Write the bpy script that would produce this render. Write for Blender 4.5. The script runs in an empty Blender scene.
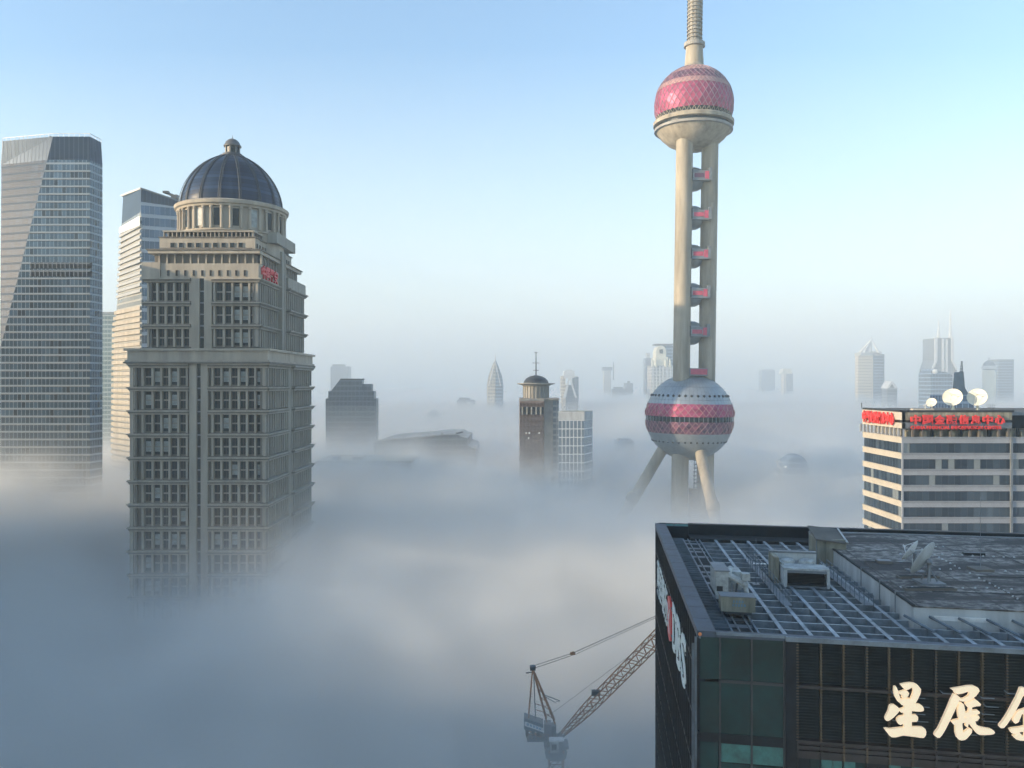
import bpy, math, random
from mathutils import Vector, Matrix
random.seed(7)
sc = bpy.context.scene
C = sc.collection
R = math.radians
F = 830.0          # focal length in pixels
CAMZ = 110.0       # eye height
HY = 384.0

def P(px, py, Y):
    return ((px-512)/F*Y, Y, CAMZ-(py-HY)/F*Y)
def PX(px, Y): return (px-512)/F*Y
def PZ(py, Y): return CAMZ-(py-HY)/F*Y

# ------------------------------------------------------------------ materials
def nt(name):
    m = bpy.data.materials.new(name); m.use_nodes = True
    n = m.node_tree; b = n.nodes['Principled BSDF']
    return m, n, b
def L(n, a, b): n.links.new(a, b)
def math_node(n, op, a, b=None, c=None):
    x = n.nodes.new('ShaderNodeMath'); x.operation = op
    for i, v in enumerate((a, b, c)):
        if v is None: continue
        if isinstance(v, (int, float)): x.inputs[i].default_value = v
        else: L(n, v, x.inputs[i])
    return x.outputs[0]
def col(c): return (c[0], c[1], c[2], 1)
def mixc(n, fac, a, b):
    x = n.nodes.new('ShaderNodeMix'); x.data_type = 'RGBA'
    if isinstance(fac, (int, float)): x.inputs[0].default_value = fac
    else: L(n, fac, x.inputs[0])
    for i, v in ((6, a), (7, b)):
        if isinstance(v, tuple): x.inputs[i].default_value = col(v)
        else: L(n, v, x.inputs[i])
    return x.outputs[2]
def noise(n, vec, scale, detail=4, rough=.6, dist=0):
    x = n.nodes.new('ShaderNodeTexNoise'); x.inputs['Scale'].default_value = scale
    x.inputs['Detail'].default_value = detail; x.inputs['Roughness'].default_value = rough
    x.inputs['Distortion'].default_value = dist
    if vec is not None: L(n, vec, x.inputs['Vector'])
    return x.outputs['Fac']
def ramp(n, fac, lo, hi):
    x = n.nodes.new('ShaderNodeMapRange'); x.inputs[1].default_value = lo; x.inputs[2].default_value = hi
    L(n, fac, x.inputs[0]); return x.outputs[0]

def mat(name, c, rough=.6, metal=0., var=.18, scale=.4, streak=False, bump=0., spec=.5):
    m, n, b = nt(name)
    tc = n.nodes.new('ShaderNodeTexCoord').outputs['Object']
    vec = tc
    if streak:
        mp = n.nodes.new('ShaderNodeMapping'); L(n, tc, mp.inputs[0]); mp.inputs['Scale'].default_value = (1, 1, .12); vec = mp.outputs[0]
    f = ramp(n, noise(n, vec, scale, 6, .65), .3, .72)
    dk = tuple(v*(1-var*1.6) for v in c); lt = tuple(min(1, v*(1+var)) for v in c)
    L(n, mixc(n, f, dk, lt), b.inputs['Base Color'])
    b.inputs['Roughness'].default_value = rough; b.inputs['Metallic'].default_value = metal
    b.inputs['Specular IOR Level'].default_value = spec
    if bump:
        bp = n.nodes.new('ShaderNodeBump'); bp.inputs['Strength'].default_value = bump; bp.inputs['Distance'].default_value = .05
        L(n, noise(n, tc, scale*6, 5), bp.inputs['Height']); L(n, bp.outputs[0], b.inputs['Normal'])
    return m

def curtain(name, ga, gb, line, fh, pw, hfrac=.3, vfrac=.08, rough=.12, metal=.35, dark=None, dfrac=.0, z0=0., line_rough=.5):
    """glazed wall: storeys fh high with a spandrel line, panes pw wide that differ a little"""
    m, n, b = nt(name)
    t = n.nodes.new('ShaderNodeTexCoord')
    s = n.nodes.new('ShaderNodeSeparateXYZ'); L(n, t.outputs['Object'], s.inputs[0])
    q = n.nodes.new('ShaderNodeSeparateXYZ'); L(n, t.outputs['Normal'], q.inputs[0])
    u = math_node(n, 'SUBTRACT', math_node(n, 'MULTIPLY', s.outputs[1], q.outputs[0]), math_node(n, 'MULTIPLY', s.outputs[0], q.outputs[1]))
    v = math_node(n, 'DIVIDE', math_node(n, 'ADD', s.outputs[2], z0), fh)
    u = math_node(n, 'DIVIDE', u, pw)
    fu = math_node(n, 'FRACT', u); fv = math_node(n, 'FRACT', v)
    iu = math_node(n, 'FLOOR', u); iv = math_node(n, 'FLOOR', v)
    cb = n.nodes.new('ShaderNodeCombineXYZ'); L(n, iu, cb.inputs[0]); L(n, iv, cb.inputs[1])
    w = n.nodes.new('ShaderNodeTexWhiteNoise'); L(n, cb.outputs[0], w.inputs['Vector'])
    big = noise(n, cb.outputs[0], .13, 3)
    rnd = math_node(n, 'MULTIPLY', w.outputs['Value'], ramp(n, big, .35, .65))
    g = mixc(n, rnd, ga, gb)
    if dark:
        pick = math_node(n, 'GREATER_THAN', math_node(n, 'MULTIPLY', w.outputs['Value'], 1.0), 1-dfrac)
        g = mixc(n, pick, g, dark)
    mask = math_node(n, 'MAXIMUM', math_node(n, 'LESS_THAN', fv, hfrac), math_node(n, 'LESS_THAN', fu, vfrac))
    L(n, mixc(n, mask, g, line), b.inputs['Base Color'])
    rr = math_node(n, 'ADD', math_node(n, 'MULTIPLY', mask, line_rough-rough), rough)
    L(n, rr, b.inputs['Roughness'])
    mm = math_node(n, 'SUBTRACT', metal, math_node(n, 'MULTIPLY', mask, metal))
    L(n, mm, b.inputs['Metallic'])
    bp = n.nodes.new('ShaderNodeBump'); bp.inputs['Strength'].default_value = .12; bp.inputs['Distance'].default_value = .2
    L(n, math_node(n, 'ADD', w.outputs['Value'], math_node(n, 'MULTIPLY', mask, 2.)), bp.inputs['Height'])
    L(n, bp.outputs[0], b.inputs['Normal'])
    return m

M_ = {}
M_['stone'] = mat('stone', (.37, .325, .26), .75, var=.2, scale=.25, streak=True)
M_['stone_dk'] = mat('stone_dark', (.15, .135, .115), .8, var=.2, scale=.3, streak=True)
M_['stone_side'] = mat('stone_mid', (.28, .265, .225), .75, var=.18, scale=.3, streak=True)  # darker stone tone, used mainly on side walls
M_['winglass'] = mat('window_glass', (.012, .022, .03), .25, 0, var=.5, scale=.8, spec=.2)
M_['winlight'] = mat('window_blind', (.3, .33, .32), .4, 0, var=.3, scale=.8)
M_['domeglass'] = curtain('dome_glass', (.008, .018, .042), (.045, .08, .15), (.012, .018, .03), 1.5, 1.6, .16, .05, .3, .0)
M_['domeglass'].node_tree.nodes['Principled BSDF'].inputs['Specular IOR Level'].default_value = .25
M_['domerib'] = mat('dome_rib', (.04, .05, .065), .55, .1)
M_['dometip'] = mat('lantern_metal', (.13, .13, .13), .5, .3)
M_['red'] = mat('red_sign', (.62, .015, .03), .45, var=.1)
M_['redlit'] = mat('red_sign_light', (.75, .05, .05), .45, var=.1)
M_['conc'] = mat('tower_concrete', (.34, .30, .235), .8, var=.3, scale=.2, streak=True, bump=.2)
M_['conc_dk'] = mat('tower_concrete_dark', (.26, .25, .23), .7, var=.2, scale=.2)
M_['dkmetal'] = mat('dark_metal', (.035, .04, .045), .5, .2)
M_['grey'] = mat('grey_metal', (.2, .22, .24), .5, .3)
M_['white'] = mat('white_paint', (.72, .72, .70), .55, var=.12, scale=.8)
M_['dish'] = mat('dish_cream', (.78, .74, .6), .5, var=.08, scale=.8)
M_['craney'] = mat('crane_ochre', (.36, .17, .075), .6, var=.4, scale=.6)
M_['craneg'] = mat('crane_slate', (.1, .14, .17), .6, var=.2)
M_['steel'] = mat('galvanised_beam', (.15, .19, .225), .5, .15, var=.3, scale=.5)
M_['coping'] = mat('slate_coping', (.05, .075, .11), .5, .2, var=.25, scale=.7)
M_['deck'] = mat('sunken_deck', (.012, .017, .02), .85, var=.5, scale=.5)
M_['dkclad'] = mat('dark_cladding', (.007, .012, .018), .4, 0, var=.4, scale=.6, spec=.2)
M_['tealglass'] = mat('teal_glass', (.004, .032, .033), .12, 0, var=.3, scale=.35, spec=.3)
M_['teallight'] = mat('teal_spandrel_glass', (.035, .15, .14), .3, .05, var=.35, scale=.8)
M_['brownbeam'] = mat('brown_band', (.022, .018, .02), .5, 0, var=.4, scale=.9)
M_['mull'] = mat('bronze_mullion', (.1, .075, .045), .5, .3, var=.4, scale=1.2)
M_['louvre'] = mat('louvre_slat', (.014, .022, .026), .45, .1, var=.3, scale=.9)
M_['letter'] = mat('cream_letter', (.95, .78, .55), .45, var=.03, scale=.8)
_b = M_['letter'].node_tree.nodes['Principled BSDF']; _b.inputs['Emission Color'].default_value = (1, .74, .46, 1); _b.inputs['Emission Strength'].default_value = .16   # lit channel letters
M_['steellight'] = mat('lit_beam_top', (.33, .37, .40), .5, .2, var=.35, scale=.7)  # bright line where light catches the beam tops, put into the colour
M_['letterwhite'] = mat('white_letter', (.85, .9, .86), .45, var=.06, scale=.6)
M_['machine'] = mat('machine_white', (.42, .44, .43), .55, var=.3, scale=1.2)
M_['tank'] = mat('tank_beige', (.27, .26, .2), .65, var=.35, scale=1.0, streak=True)
M_['tealpale'] = mat('pale_teal_glass', (.16, .34, .36), .3)
M_['spandrelgrey'] = mat('sunshade_grey', (.32, .33, .33), .55, var=.1)
M_['beamface'] = mat('beam_face', (.21, .255, .29), .55, .1, var=.3, scale=.7)
M_['blue'] = mat('faded_blue_mark', (.06, .25, .4), .6)
M_['parawhite'] = mat('parapet_render', (.5, .52, .52), .7, var=.2, scale=.5, streak=True)

def pane_red(name, a, bcol, metal=.55):
    m, n, b = nt(name)
    g = n.nodes.new('ShaderNodeNewGeometry')
    w = n.nodes.new('ShaderNodeTexWhiteNoise'); w.noise_dimensions = '3D'
    # one random tone per facet (facets are flat, so their normal is constant)
    L(n, g.outputs['True Normal'], w.inputs['Vector'])
    L(n, mixc(n, w.outputs['Value'], a, bcol), b.inputs['Base Color'])
    b.inputs['Metallic'].default_value = metal*.5; b.inputs['Roughness'].default_value = .48
    return m
M_['pink'] = pane_red('pink_glass', (.25, .03, .09), (.42, .07, .15))
M_['pinkdk'] = pane_red('dark_pink_glass', (.08, .04, .08), (.24, .08, .13))
M_['pinkpale'] = mat('pale_pink_tile', (.48, .28, .26), .4, .2, var=.1)
M_['lattice'] = mat('lattice_silver', (.38, .27, .31), .4, .3)
M_['silver'] = mat('silver_tile', (.31, .35, .375), .35, .45, var=.1, scale=.3)
M_['hotpink'] = mat('pink_light_box', (.5, .08, .14), .4, var=.2)

def weathered():
    m, n, b = nt('weathered_roof')
    tc = n.nodes.new('ShaderNodeTexCoord').outputs['Object']
    mp = n.nodes.new('ShaderNodeMapping'); L(n, tc, mp.inputs[0]); mp.inputs['Scale'].default_value = (.35, 1, 1)
    f1 = ramp(n, noise(n, mp.outputs[0], .22, 8, .7, .6), .45, .55)
    f2 = ramp(n, noise(n, tc, 1.0, 8, .75), .42, .6)
    c1 = mixc(n, f1, (.03, .027, .025), (.33, .295, .26))
    c2 = mixc(n, f2, (.08, .07, .062), (.38, .35, .315))
    c = mixc(n, f1, (.045, .04, .038), c2)
    f3 = ramp(n, noise(n, mp.outputs[0], .07, 3, .5, .8), .42, .6)
    c = mixc(n, math_node(n, 'MULTIPLY', f3, .3), c, (.03, .029, .033))
    br = n.nodes.new('ShaderNodeTexBrick'); br.offset = 0
    mq = n.nodes.new('ShaderNodeMapping'); L(n, tc, mq.inputs[0]); mq.inputs['Rotation'].default_value = (0, 0, R(8))
    L(n, mq.outputs[0], br.inputs['Vector']); br.inputs['Scale'].default_value = 1
    br.inputs['Brick Width'].default_value = 7.5; br.inputs['Row Height'].default_value = 6.; br.inputs['Mortar Size'].default_value = .08
    c = mixc(n, math_node(n, 'MULTIPLY', br.outputs['Fac'], .75), c, (.02, .02, .02))
    L(n, c, b.inputs['Base Color']); b.inputs['Roughness'].default_value = .8
    bp = n.nodes.new('ShaderNodeBump'); bp.inputs['Strength'].default_value = .5; bp.inputs['Distance'].default_value = .05
    L(n, f2, bp.inputs['Height']); L(n, bp.outputs[0], b.inputs['Normal'])
    return m
M_['weathered'] = weathered()

# ------------------------------------------------------------------ mesh builder
class MB:
    def __init__(s): s.v = []; s.f = []; s.m = []; s.mats = []
    def mi(s, m):
        if isinstance(m, str): m = M_[m]
        if m not in s.mats: s.mats.append(m)
        return s.mats.index(m)
    def add(s, vs, fs, m):
        o = len(s.v); s.v += [tuple(v) for v in vs]; k = s.mi(m)
        for f in fs: s.f.append([i+o for i in f]); s.m.append(k)
    def box(s, x0, x1, y0, y1, z0, z1, m, f=None):
        vs = [(x, y, z) for z in (z0, z1) for y in (y0, y1) for x in (x0, x1)]
        if f: vs = [f(*p) for p in vs]
        s.add(vs, [(0, 2, 3, 1), (4, 5, 7, 6), (0, 1, 5, 4), (2, 6, 7, 3), (0, 4, 6, 2), (1, 3, 7, 5)], m)
    def prism(s, poly, z0, z1, m, top=None, poly2=None, capm=None):
        n = len(poly); p2 = poly2 or poly
        vs = [(x, y, z0) for x, y in poly] + [(x, y, z1) for x, y in p2]
        s.add(vs, [(i, (i+1) % n, n+(i+1) % n, n+i) for i in range(n)], m)
        s.add(vs, [tuple(range(n, 2*n)), tuple(range(n-1, -1, -1))], capm or m)
    def lathe(s, prof, cx, cy, n, m, axis=None, a0=0., caps=True):
        """prof: list of (r, z[, mat])"""
        for k in range(len(prof)-1):
            r0, z0 = prof[k][:2]; r1, z1 = prof[k+1][:2]; mm = prof[k][2] if len(prof[k]) > 2 else m
            vs = []; fs = []
            for i in range(n):
                a = a0+2*math.pi*i/n
                vs.append((cx+r0*math.cos(a), cy+r0*math.sin(a), z0)); vs.append((cx+r1*math.cos(a), cy+r1*math.sin(a), z1))
            for i in range(n):
                j = (i+1) % n; fs.append((2*i, 2*j, 2*j+1, 2*i+1))
            s.add(vs, fs, mm)
        if caps:
            for (r, z), rev in ((prof[0][:2], True), (prof[-1][:2], False)):
                if r > .01:
                    vs = [(cx+r*math.cos(a0+2*math.pi*i/n), cy+r*math.sin(a0+2*math.pi*i/n), z) for i in range(n)]
                    s.add(vs, [tuple(range(n-1, -1, -1)) if rev else tuple(range(n))], m)
    def tube(s, a, b, r0, m, r1=None, n=8):
        a = Vector(a); b = Vector(b); r1 = r0 if r1 is None else r1
        d = (b-a).normalized(); u = d.orthogonal().normalized(); w = d.cross(u)
        vs = []
        for p, r in ((a, r0), (b, r1)):
            for i in range(n):
                t = 2*math.pi*i/n; vs.append(p+u*(r*math.cos(t))+w*(r*math.sin(t)))
        s.add(vs, [(i, (i+1) % n, n+(i+1) % n, n+i) for i in range(n)]+[tuple(range(n-1, -1, -1)), tuple(range(n, 2*n))], m)
    def sphere(s, c, r, m, nu=16, nv=10, sz=1.):
        prof = [(r*math.cos(t), c[2]+sz*r*math.sin(t)) for t in [math.pi*(k/nv-.5) for k in range(nv+1)]]
        s.lathe(prof, c[0], c[1], nu, m, caps=False)
    def poly_extrude(s, pts, off, m):
        """planar polygon pts (3D) extruded by vector off"""
        n = len(pts); off = Vector(off)
        vs = [Vector(p) for p in pts]+[Vector(p)+off for p in pts]
        s.add(vs, [tuple(range(n)), tuple(range(2*n-1, n-1, -1))]+[(i, n+i, n+(i+1) % n, (i+1) % n) for i in range(n)], m)
    def build(s, name, parent=None, origin=None, smooth=False, kind=None, label=None):
        o0 = Vector(origin) if origin is not None else (Vector(ORG[parent.name]) if parent else Vector((0, 0, 0)))
        me = bpy.data.meshes.new(name)
        me.from_pydata([tuple(Vector(v)-o0) for v in s.v], [], s.f)
        for m in s.mats: me.materials.append(m)
        me.polygons.foreach_set('material_index', s.m)
        if smooth: me.polygons.foreach_set('use_smooth', [True]*len(me.polygons))
        me.update()
        import bmesh
        bm = bmesh.new(); bm.from_mesh(me)
        bmesh.ops.remove_doubles(bm, verts=bm.verts, dist=.0005)
        bmesh.ops.recalc_face_normals(bm, faces=bm.faces); bm.to_mesh(me); bm.free()
        if smooth:
            try: me.set_sharp_from_angle(angle=R(35))
            except Exception: pass
        o = bpy.data.objects.new(name, me); C.objects.link(o)
        if parent:
            o.parent = parent
            if parent.type != 'EMPTY' or True:
                base = Vector(ORG[parent.name]); o.location = o0-base
        else: o.location = o0
        ORG[o.name] = tuple(o0)
        if kind: o['kind'] = kind
        if label: o['label'] = label
        return o
ORG = {}
def thing(name, label, cat, loc, group=None):
    o = bpy.data.objects.new(name, None); C.objects.link(o); o.location = loc; ORG[o.name] = tuple(loc)
    o['label'] = label; o['category'] = cat
    if group: o['group'] = group
    return o
def tag(o, label, cat, group=None):
    o['label'] = label; o['category'] = cat
    if group: o['group'] = group
    return o
def copy_obj(o, parent, loc):
    c = o.copy(); C.objects.link(c); c.parent = parent; c.location = loc; ORG[c.name] = tuple(Vector(ORG[parent.name])+Vector(loc)); return c

def text_mesh(body, name, parent, o, xd, up, width, height, depth, m, bold=.0, label=None):
    """o: lower-left point, xd / up: unit vectors; scaled to width x height"""
    cu = bpy.data.curves.new('t', 'FONT'); cu.body = body; cu.size = 1; cu.extrude = .5; cu.offset = bold; cu.resolution_u = 3
    ob = bpy.data.objects.new('t', cu); C.objects.link(ob)
    dg = bpy.context.evaluated_depsgraph_get(); me = bpy.data.meshes.new_from_object(ob.evaluated_get(dg))
    bpy.data.objects.remove(ob)
    xs = [v.co.x for v in me.vertices]; ys = [v.co.y for v in me.vertices]
    if not xs: return None
    x0, x1, y0, y1 = min(xs), max(xs), min(ys), max(ys)
    xd = Vector(xd).normalized(); up = Vector(up).normalized(); nn = xd.cross(up); base = Vector(ORG[parent.name])
    for v in me.vertices:
        a = (v.co.x-x0)/(x1-x0)*width; b = (v.co.y-y0)/(y1-y0)*height; d = v.co.z*depth
        v.co = Vector(o)+xd*a+up*b+nn*d-base
    me.materials.clear(); me.materials.append(M_[m] if isinstance(m, str) else m)
    q = bpy.data.objects.new(name, me); C.objects.link(q); q.parent = parent; ORG[q.name] = ORG[parent.name]
    if label: q['label'] = label
    return q

# ------------------------------------------------------------------ setting
gm = mat('city_ground', (.07, .075, .07), .9, var=.3, scale=.01)
g = MB(); g.add([(-6500, -2500, 0), (6500, -2500, 0), (6500, 6500, 0), (-6500, 6500, 0)], [(0, 1, 2, 3)], gm)
g.build('ground', kind='structure')

EXPO = 1.32
FOG_BUMPS = [(-215, 350, 120, 80, 20), (15, 150, 55, 45, -10), (85, 430, 90, 80, -12), (-105, 262, 75, 50, -12), (-110, 160, 70, 60, -10), (-10, 330, 70, 90, 7), (-95, 455, 75, 60, 16), (200, 545, 70, 60, 10), (60, 1200, 3000, 420, 27), (0, 3200, 4000, 1300, 24), (-150, 560, 160, 120, 5)]

# ---------------------------------------------------------------- domed stone tower
def wallmap(o, u, nrm):
    """local (s along wall, t outwards, z) -> world"""
    o = Vector(o); u = Vector(u); nrm = Vector(nrm)
    return lambda s, t, z: tuple(o+u*s+nrm*t+Vector((0, 0, z)))
dome = thing('domed_tower', 'beige stone office tower under a dark ribbed dome, rising left of centre', 'building', (-107.6, 316, 0))
WIN_MAX = 100; win_n = [0]; win_rest = MB(); win_proto = {}
def window_mesh(M, f, w, h, kind):
    """w wide, h tall, base at s=0,z=0, face at t=0; two panes with a spandrel between"""
    fr = .12
    M.box(-w/2, w/2, -.25, 0, 0, fr*1.4, 'stone_dk', f); M.box(-w/2, w/2, -.25, 0, h-fr, h, 'stone_dk', f)
    M.box(-w/2, -w/2+fr, -.25, .004, fr, h-fr, 'stone_dk', f); M.box(w/2-fr, w/2, -.25, .004, fr, h-fr, 'stone_dk', f)
    if kind == 'tall':
        a, c = h*.44, h*.53
        M.box(-w/2+fr, w/2-fr, -.3, -.12, fr*1.4, a, 'winglass', f); M.box(-w/2+fr, w/2-fr, -.3, .02, a, c, 'stone_side', f)
        M.box(-w/2+fr, w/2-fr, -.3, -.12, c, h-fr, 'winglass', f)
        M.box(-.05, .05, -.3, -.03, c, h-fr, 'stone_dk', f); M.box(-.05, .05, -.3, -.03, fr, a, 'stone_dk', f)
    elif kind == 'blind':
        a, c = h*.44, h*.53
        M.box(-w/2+fr, w/2-fr, -.3, -.12, fr*1.4, a*.45, 'winglass', f); M.box(-w/2+fr, w/2-fr, -.3, -.1, a*.45, a, 'winlight', f)
        M.box(-w/2+fr, w/2-fr, -.3, .02, a, c, 'stone_side', f)
        M.box(-w/2+fr, w/2-fr, -.3, -.12, c, h*.8, 'winlight', f); M.box(-w/2+fr, w/2-fr, -.3, -.12, h*.8, h-fr, 'winglass', f)
    else:
        M.box(-w/2+fr, w/2-fr, -.3, -.12, fr*1.4, h-fr, 'winglass', f)
def put_window(x, y, z, w, h, kind, side=None):
    """front windows face -Y; side ones face +X (side=True)"""
    key = (round(w, 2), round(h, 2), kind)
    if side is None and win_n[0] < WIN_MAX:
        win_n[0] += 1
        if key not in win_proto:
            M = MB(); window_mesh(M, wallmap((0, 0, 0), (1, 0, 0), (0, -1, 0)), w, h, kind)
            o = M.build('window', dome, origin=(0, 0, 0)); win_proto[key] = o
            o.location = Vector((x, y, z))-Vector(ORG[dome.name]); ORG[o.name] = (x, y, z)
        else: copy_obj(win_proto[key], dome, Vector((x, y, z))-Vector(ORG[dome.name]))
    else:
        f = wallmap((x, y, z), (0, 1, 0), (1, 0, 0)) if side else wallmap((x, y, z), (1, 0, 0), (0, -1, 0))
        window_mesh(win_rest, f, w, h, kind)

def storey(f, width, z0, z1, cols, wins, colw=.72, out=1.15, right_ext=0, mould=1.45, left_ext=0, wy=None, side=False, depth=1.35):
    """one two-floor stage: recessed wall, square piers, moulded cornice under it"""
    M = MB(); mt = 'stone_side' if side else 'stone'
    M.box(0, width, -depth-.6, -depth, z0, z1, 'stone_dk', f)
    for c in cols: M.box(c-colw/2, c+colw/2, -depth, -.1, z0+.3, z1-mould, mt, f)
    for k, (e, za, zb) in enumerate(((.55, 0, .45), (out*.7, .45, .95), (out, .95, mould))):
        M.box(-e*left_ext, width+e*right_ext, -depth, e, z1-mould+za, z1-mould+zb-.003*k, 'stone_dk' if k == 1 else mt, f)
    M.box(0, width, -depth, -.9, z0-.003, z0+.55, 'stone_dk', f)
    return M

# lower block ------------------------------------------------------------
XL, XR, YF, YB = -130.8, -84.5, 285., 347.
fF = wallmap((XL, YF, 0), (1, 0, 0), (0, -1, 0)); fR = wallmap((XR, YF, 0), (0, 1, 0), (1, 0, 0))
fL = wallmap((XL, YB, 0), (0, -1, 0), (-1, 0, 0)); fB = wallmap((XR, YB, 0), (-1, 0, 0), (0, 1, 0))
def sx(px): return PX(px, YF)-XL
core0, core1 = sx(189.5), sx(208)
leftcols = [sx(p) for p in (135.2, 142.2, 152.2, 160.9, 169.2, 178, 186.6)]
leftwins = [sx(p) for p in (147.4, 156.5, 165.2, 173.7, 182.4)]
rightcols = [sx(p) for p in (212.2, 221, 229.7, 238.4, 246.6, 254.9, 263.8)]
rightwins = [sx(p) for p in (216.7, 225.5, 234.1, 242.7, 251, 259.4)]
ztop, per = 117.0, 8.02
body = MB()
body.box(XL+3.2, XR-3.2, YF+3.2, YB-3.2, 0, 117.2, 'stone_dk')
body.build('core_block', dome)
for k in range(11):
    z1 = ztop-k*per; z0 = z1-per
    M = storey(fF, core0, z0, z1, leftcols, leftwins, left_ext=1); M.build('facade_stage', dome)
    fr2 = wallmap((XL+core1, YF, 0), (1, 0, 0), (0, -1, 0))
    M = storey(fr2, XR-XL-core1, z0, z1, [c-core1 for c in rightcols], [], right_ext=1); M.build('facade_stage', dome)
    n0 = (YB-YF)
    for o0, ln, ex in ((0., 27.3, 0), (31.4, n0-31.4, 1)):
        fs = wallmap((XR+(.8 if o0 else 0), YF+o0, 0), (0, 1, 0), (1, 0, 0))
        nb = 9; st = (ln-1.2)/nb; cs = [.6+i*st for i in range(nb+1)]
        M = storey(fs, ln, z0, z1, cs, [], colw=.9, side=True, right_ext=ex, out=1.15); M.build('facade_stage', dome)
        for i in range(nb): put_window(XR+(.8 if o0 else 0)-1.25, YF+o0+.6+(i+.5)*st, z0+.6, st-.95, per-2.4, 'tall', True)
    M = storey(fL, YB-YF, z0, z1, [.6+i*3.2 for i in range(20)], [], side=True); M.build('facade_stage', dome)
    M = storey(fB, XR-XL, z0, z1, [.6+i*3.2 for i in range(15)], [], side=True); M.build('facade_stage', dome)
# stone pier with its glazed slot, front and right side
def pier(f, s0, s1, g0, g1, z0, z1, mt, nm='pier'):
    M = MB(); jt = 1.0
    M.box(s0, g0, -3, .35, z0, z1, mt, f); M.box(g1, s1, -3, .35, z0, z1, mt, f)
    z = z0
    while z < z1:                                   # raised courses of ashlar
        for a, b_ in ((s0, g0), (g1, s1)): M.box(a+.05, b_-.05, .35, .42, z+.06, min(z+jt, z1), mt, f)
        z += jt+.12
    M.box(g0, g1, -3, -.35, z0, z1, 'winglass', f)
    z = z0
    while z < z1-1: M.box(g0, g1, -.35, -.2, z, z+.5, 'grey', f); z += 4.01
    M.build(nm, dome)
pier(fF, core0, core1, sx(197), sx(201), 0, 117, 'stone')
pier(fR, 27.3, 31.4, 29.2, 29.8, 0, 121.6, 'stone_side')
# see-through corner post at the left
M = MB(); M.box(-.3, .9, -.9, .35, 28, 117, 'stone', fF); M.build('corner_post', dome)
# parapet of the lower block
M = MB()
for e, za, zb, mm in ((1.9, 117.0, 117.6, 'stone_dk'), (1.5, 117.6, 118.3, 'stone'), (.9, 118.3, 121.4, 'stone'), (1.8, 121.4, 122.2, 'stone')):
    M.box(XL-e, XR+e+(.0), YF-e, YB+e, za, zb, mm)
M.build('terrace_parapet', dome)
# upper block ------------------------------------------------------------
YU = 289.; UL, UR = PX(146, YU), PX(258, YU); YUB = 345.
fF = wallmap((UL, YU, 0), (1, 0, 0), (0, -1, 0)); fR = wallmap((UR, YU, 0), (0, 1, 0), (1, 0, 0))
def ux(px): return PX(px, YU)-UL
M = MB(); M.box(UL+3.3, UR-3.3, YU+3.3, YUB-3.3, 122, 158, 'stone_dk'); M.build('upper_core', dome)
uz = [PZ(p, YU) for p in (347.6, 324.8, 302, 278.3)]
c0, c1 = ux(191.5), ux(212.)
ulc = [ux(p) for p in (148, 157, 165.3, 173.8, 182.2, 190)]; ulw = [ux(p) for p in (152.3, 161.2, 169.5, 178, 186.2)]
urc = [ux(p) for p in (214, 223.5, 232, 240.6, 249, 256.6)]; urw = [ux(p) for p in (218.8, 227.8, 236.3, 244.8, 252.8)]
for k in range(3):
    z0, z1 = uz[k], uz[k+1]
    storey(fF, c0, z0, z1, ulc, [], left_ext=1, out=1.3, mould=1.4).build('facade_stage', dome)
    fr2 = wallmap((UL+c1, YU, 0), (1, 0, 0), (0, -1, 0))
    storey(fr2, UR-UL-c1, z0, z1, [c-c1 for c in urc], [], right_ext=1, out=1.3, mould=1.4).build('facade_stage', dome)
    for ci in reversed(range(5)): put_window(UL+ulw[ci], YU+1.15, z0+.6, 2.3, z1-z0-2.0, 'tall')
    for ci, c in enumerate(urw): put_window(UL+c, YU+1.15, z0+.6, 2.3, z1-z0-2.0, 'blind' if ci in (2, 3) or (ci == 4 and k == 2) else 'tall')
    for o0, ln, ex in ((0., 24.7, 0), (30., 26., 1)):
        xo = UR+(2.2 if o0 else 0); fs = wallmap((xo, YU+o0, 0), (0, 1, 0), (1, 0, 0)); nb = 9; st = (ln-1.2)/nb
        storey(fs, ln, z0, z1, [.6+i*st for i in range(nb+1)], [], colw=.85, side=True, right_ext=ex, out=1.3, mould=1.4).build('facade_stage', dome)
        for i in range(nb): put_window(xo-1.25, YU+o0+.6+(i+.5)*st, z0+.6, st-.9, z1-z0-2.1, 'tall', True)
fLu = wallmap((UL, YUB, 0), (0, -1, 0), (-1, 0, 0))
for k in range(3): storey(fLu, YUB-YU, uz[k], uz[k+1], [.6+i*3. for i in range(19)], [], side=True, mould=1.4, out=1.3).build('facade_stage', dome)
pier(fF, c0, c1, ux(199.8), ux(204.3), 122, uz[3], 'stone')
pier(wallmap((UR+1.2, YU, 0), (0, 1, 0), (1, 0, 0)), 24.7, 30., 27.6, 28.2, 122, 160, 'stone_side')
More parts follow.
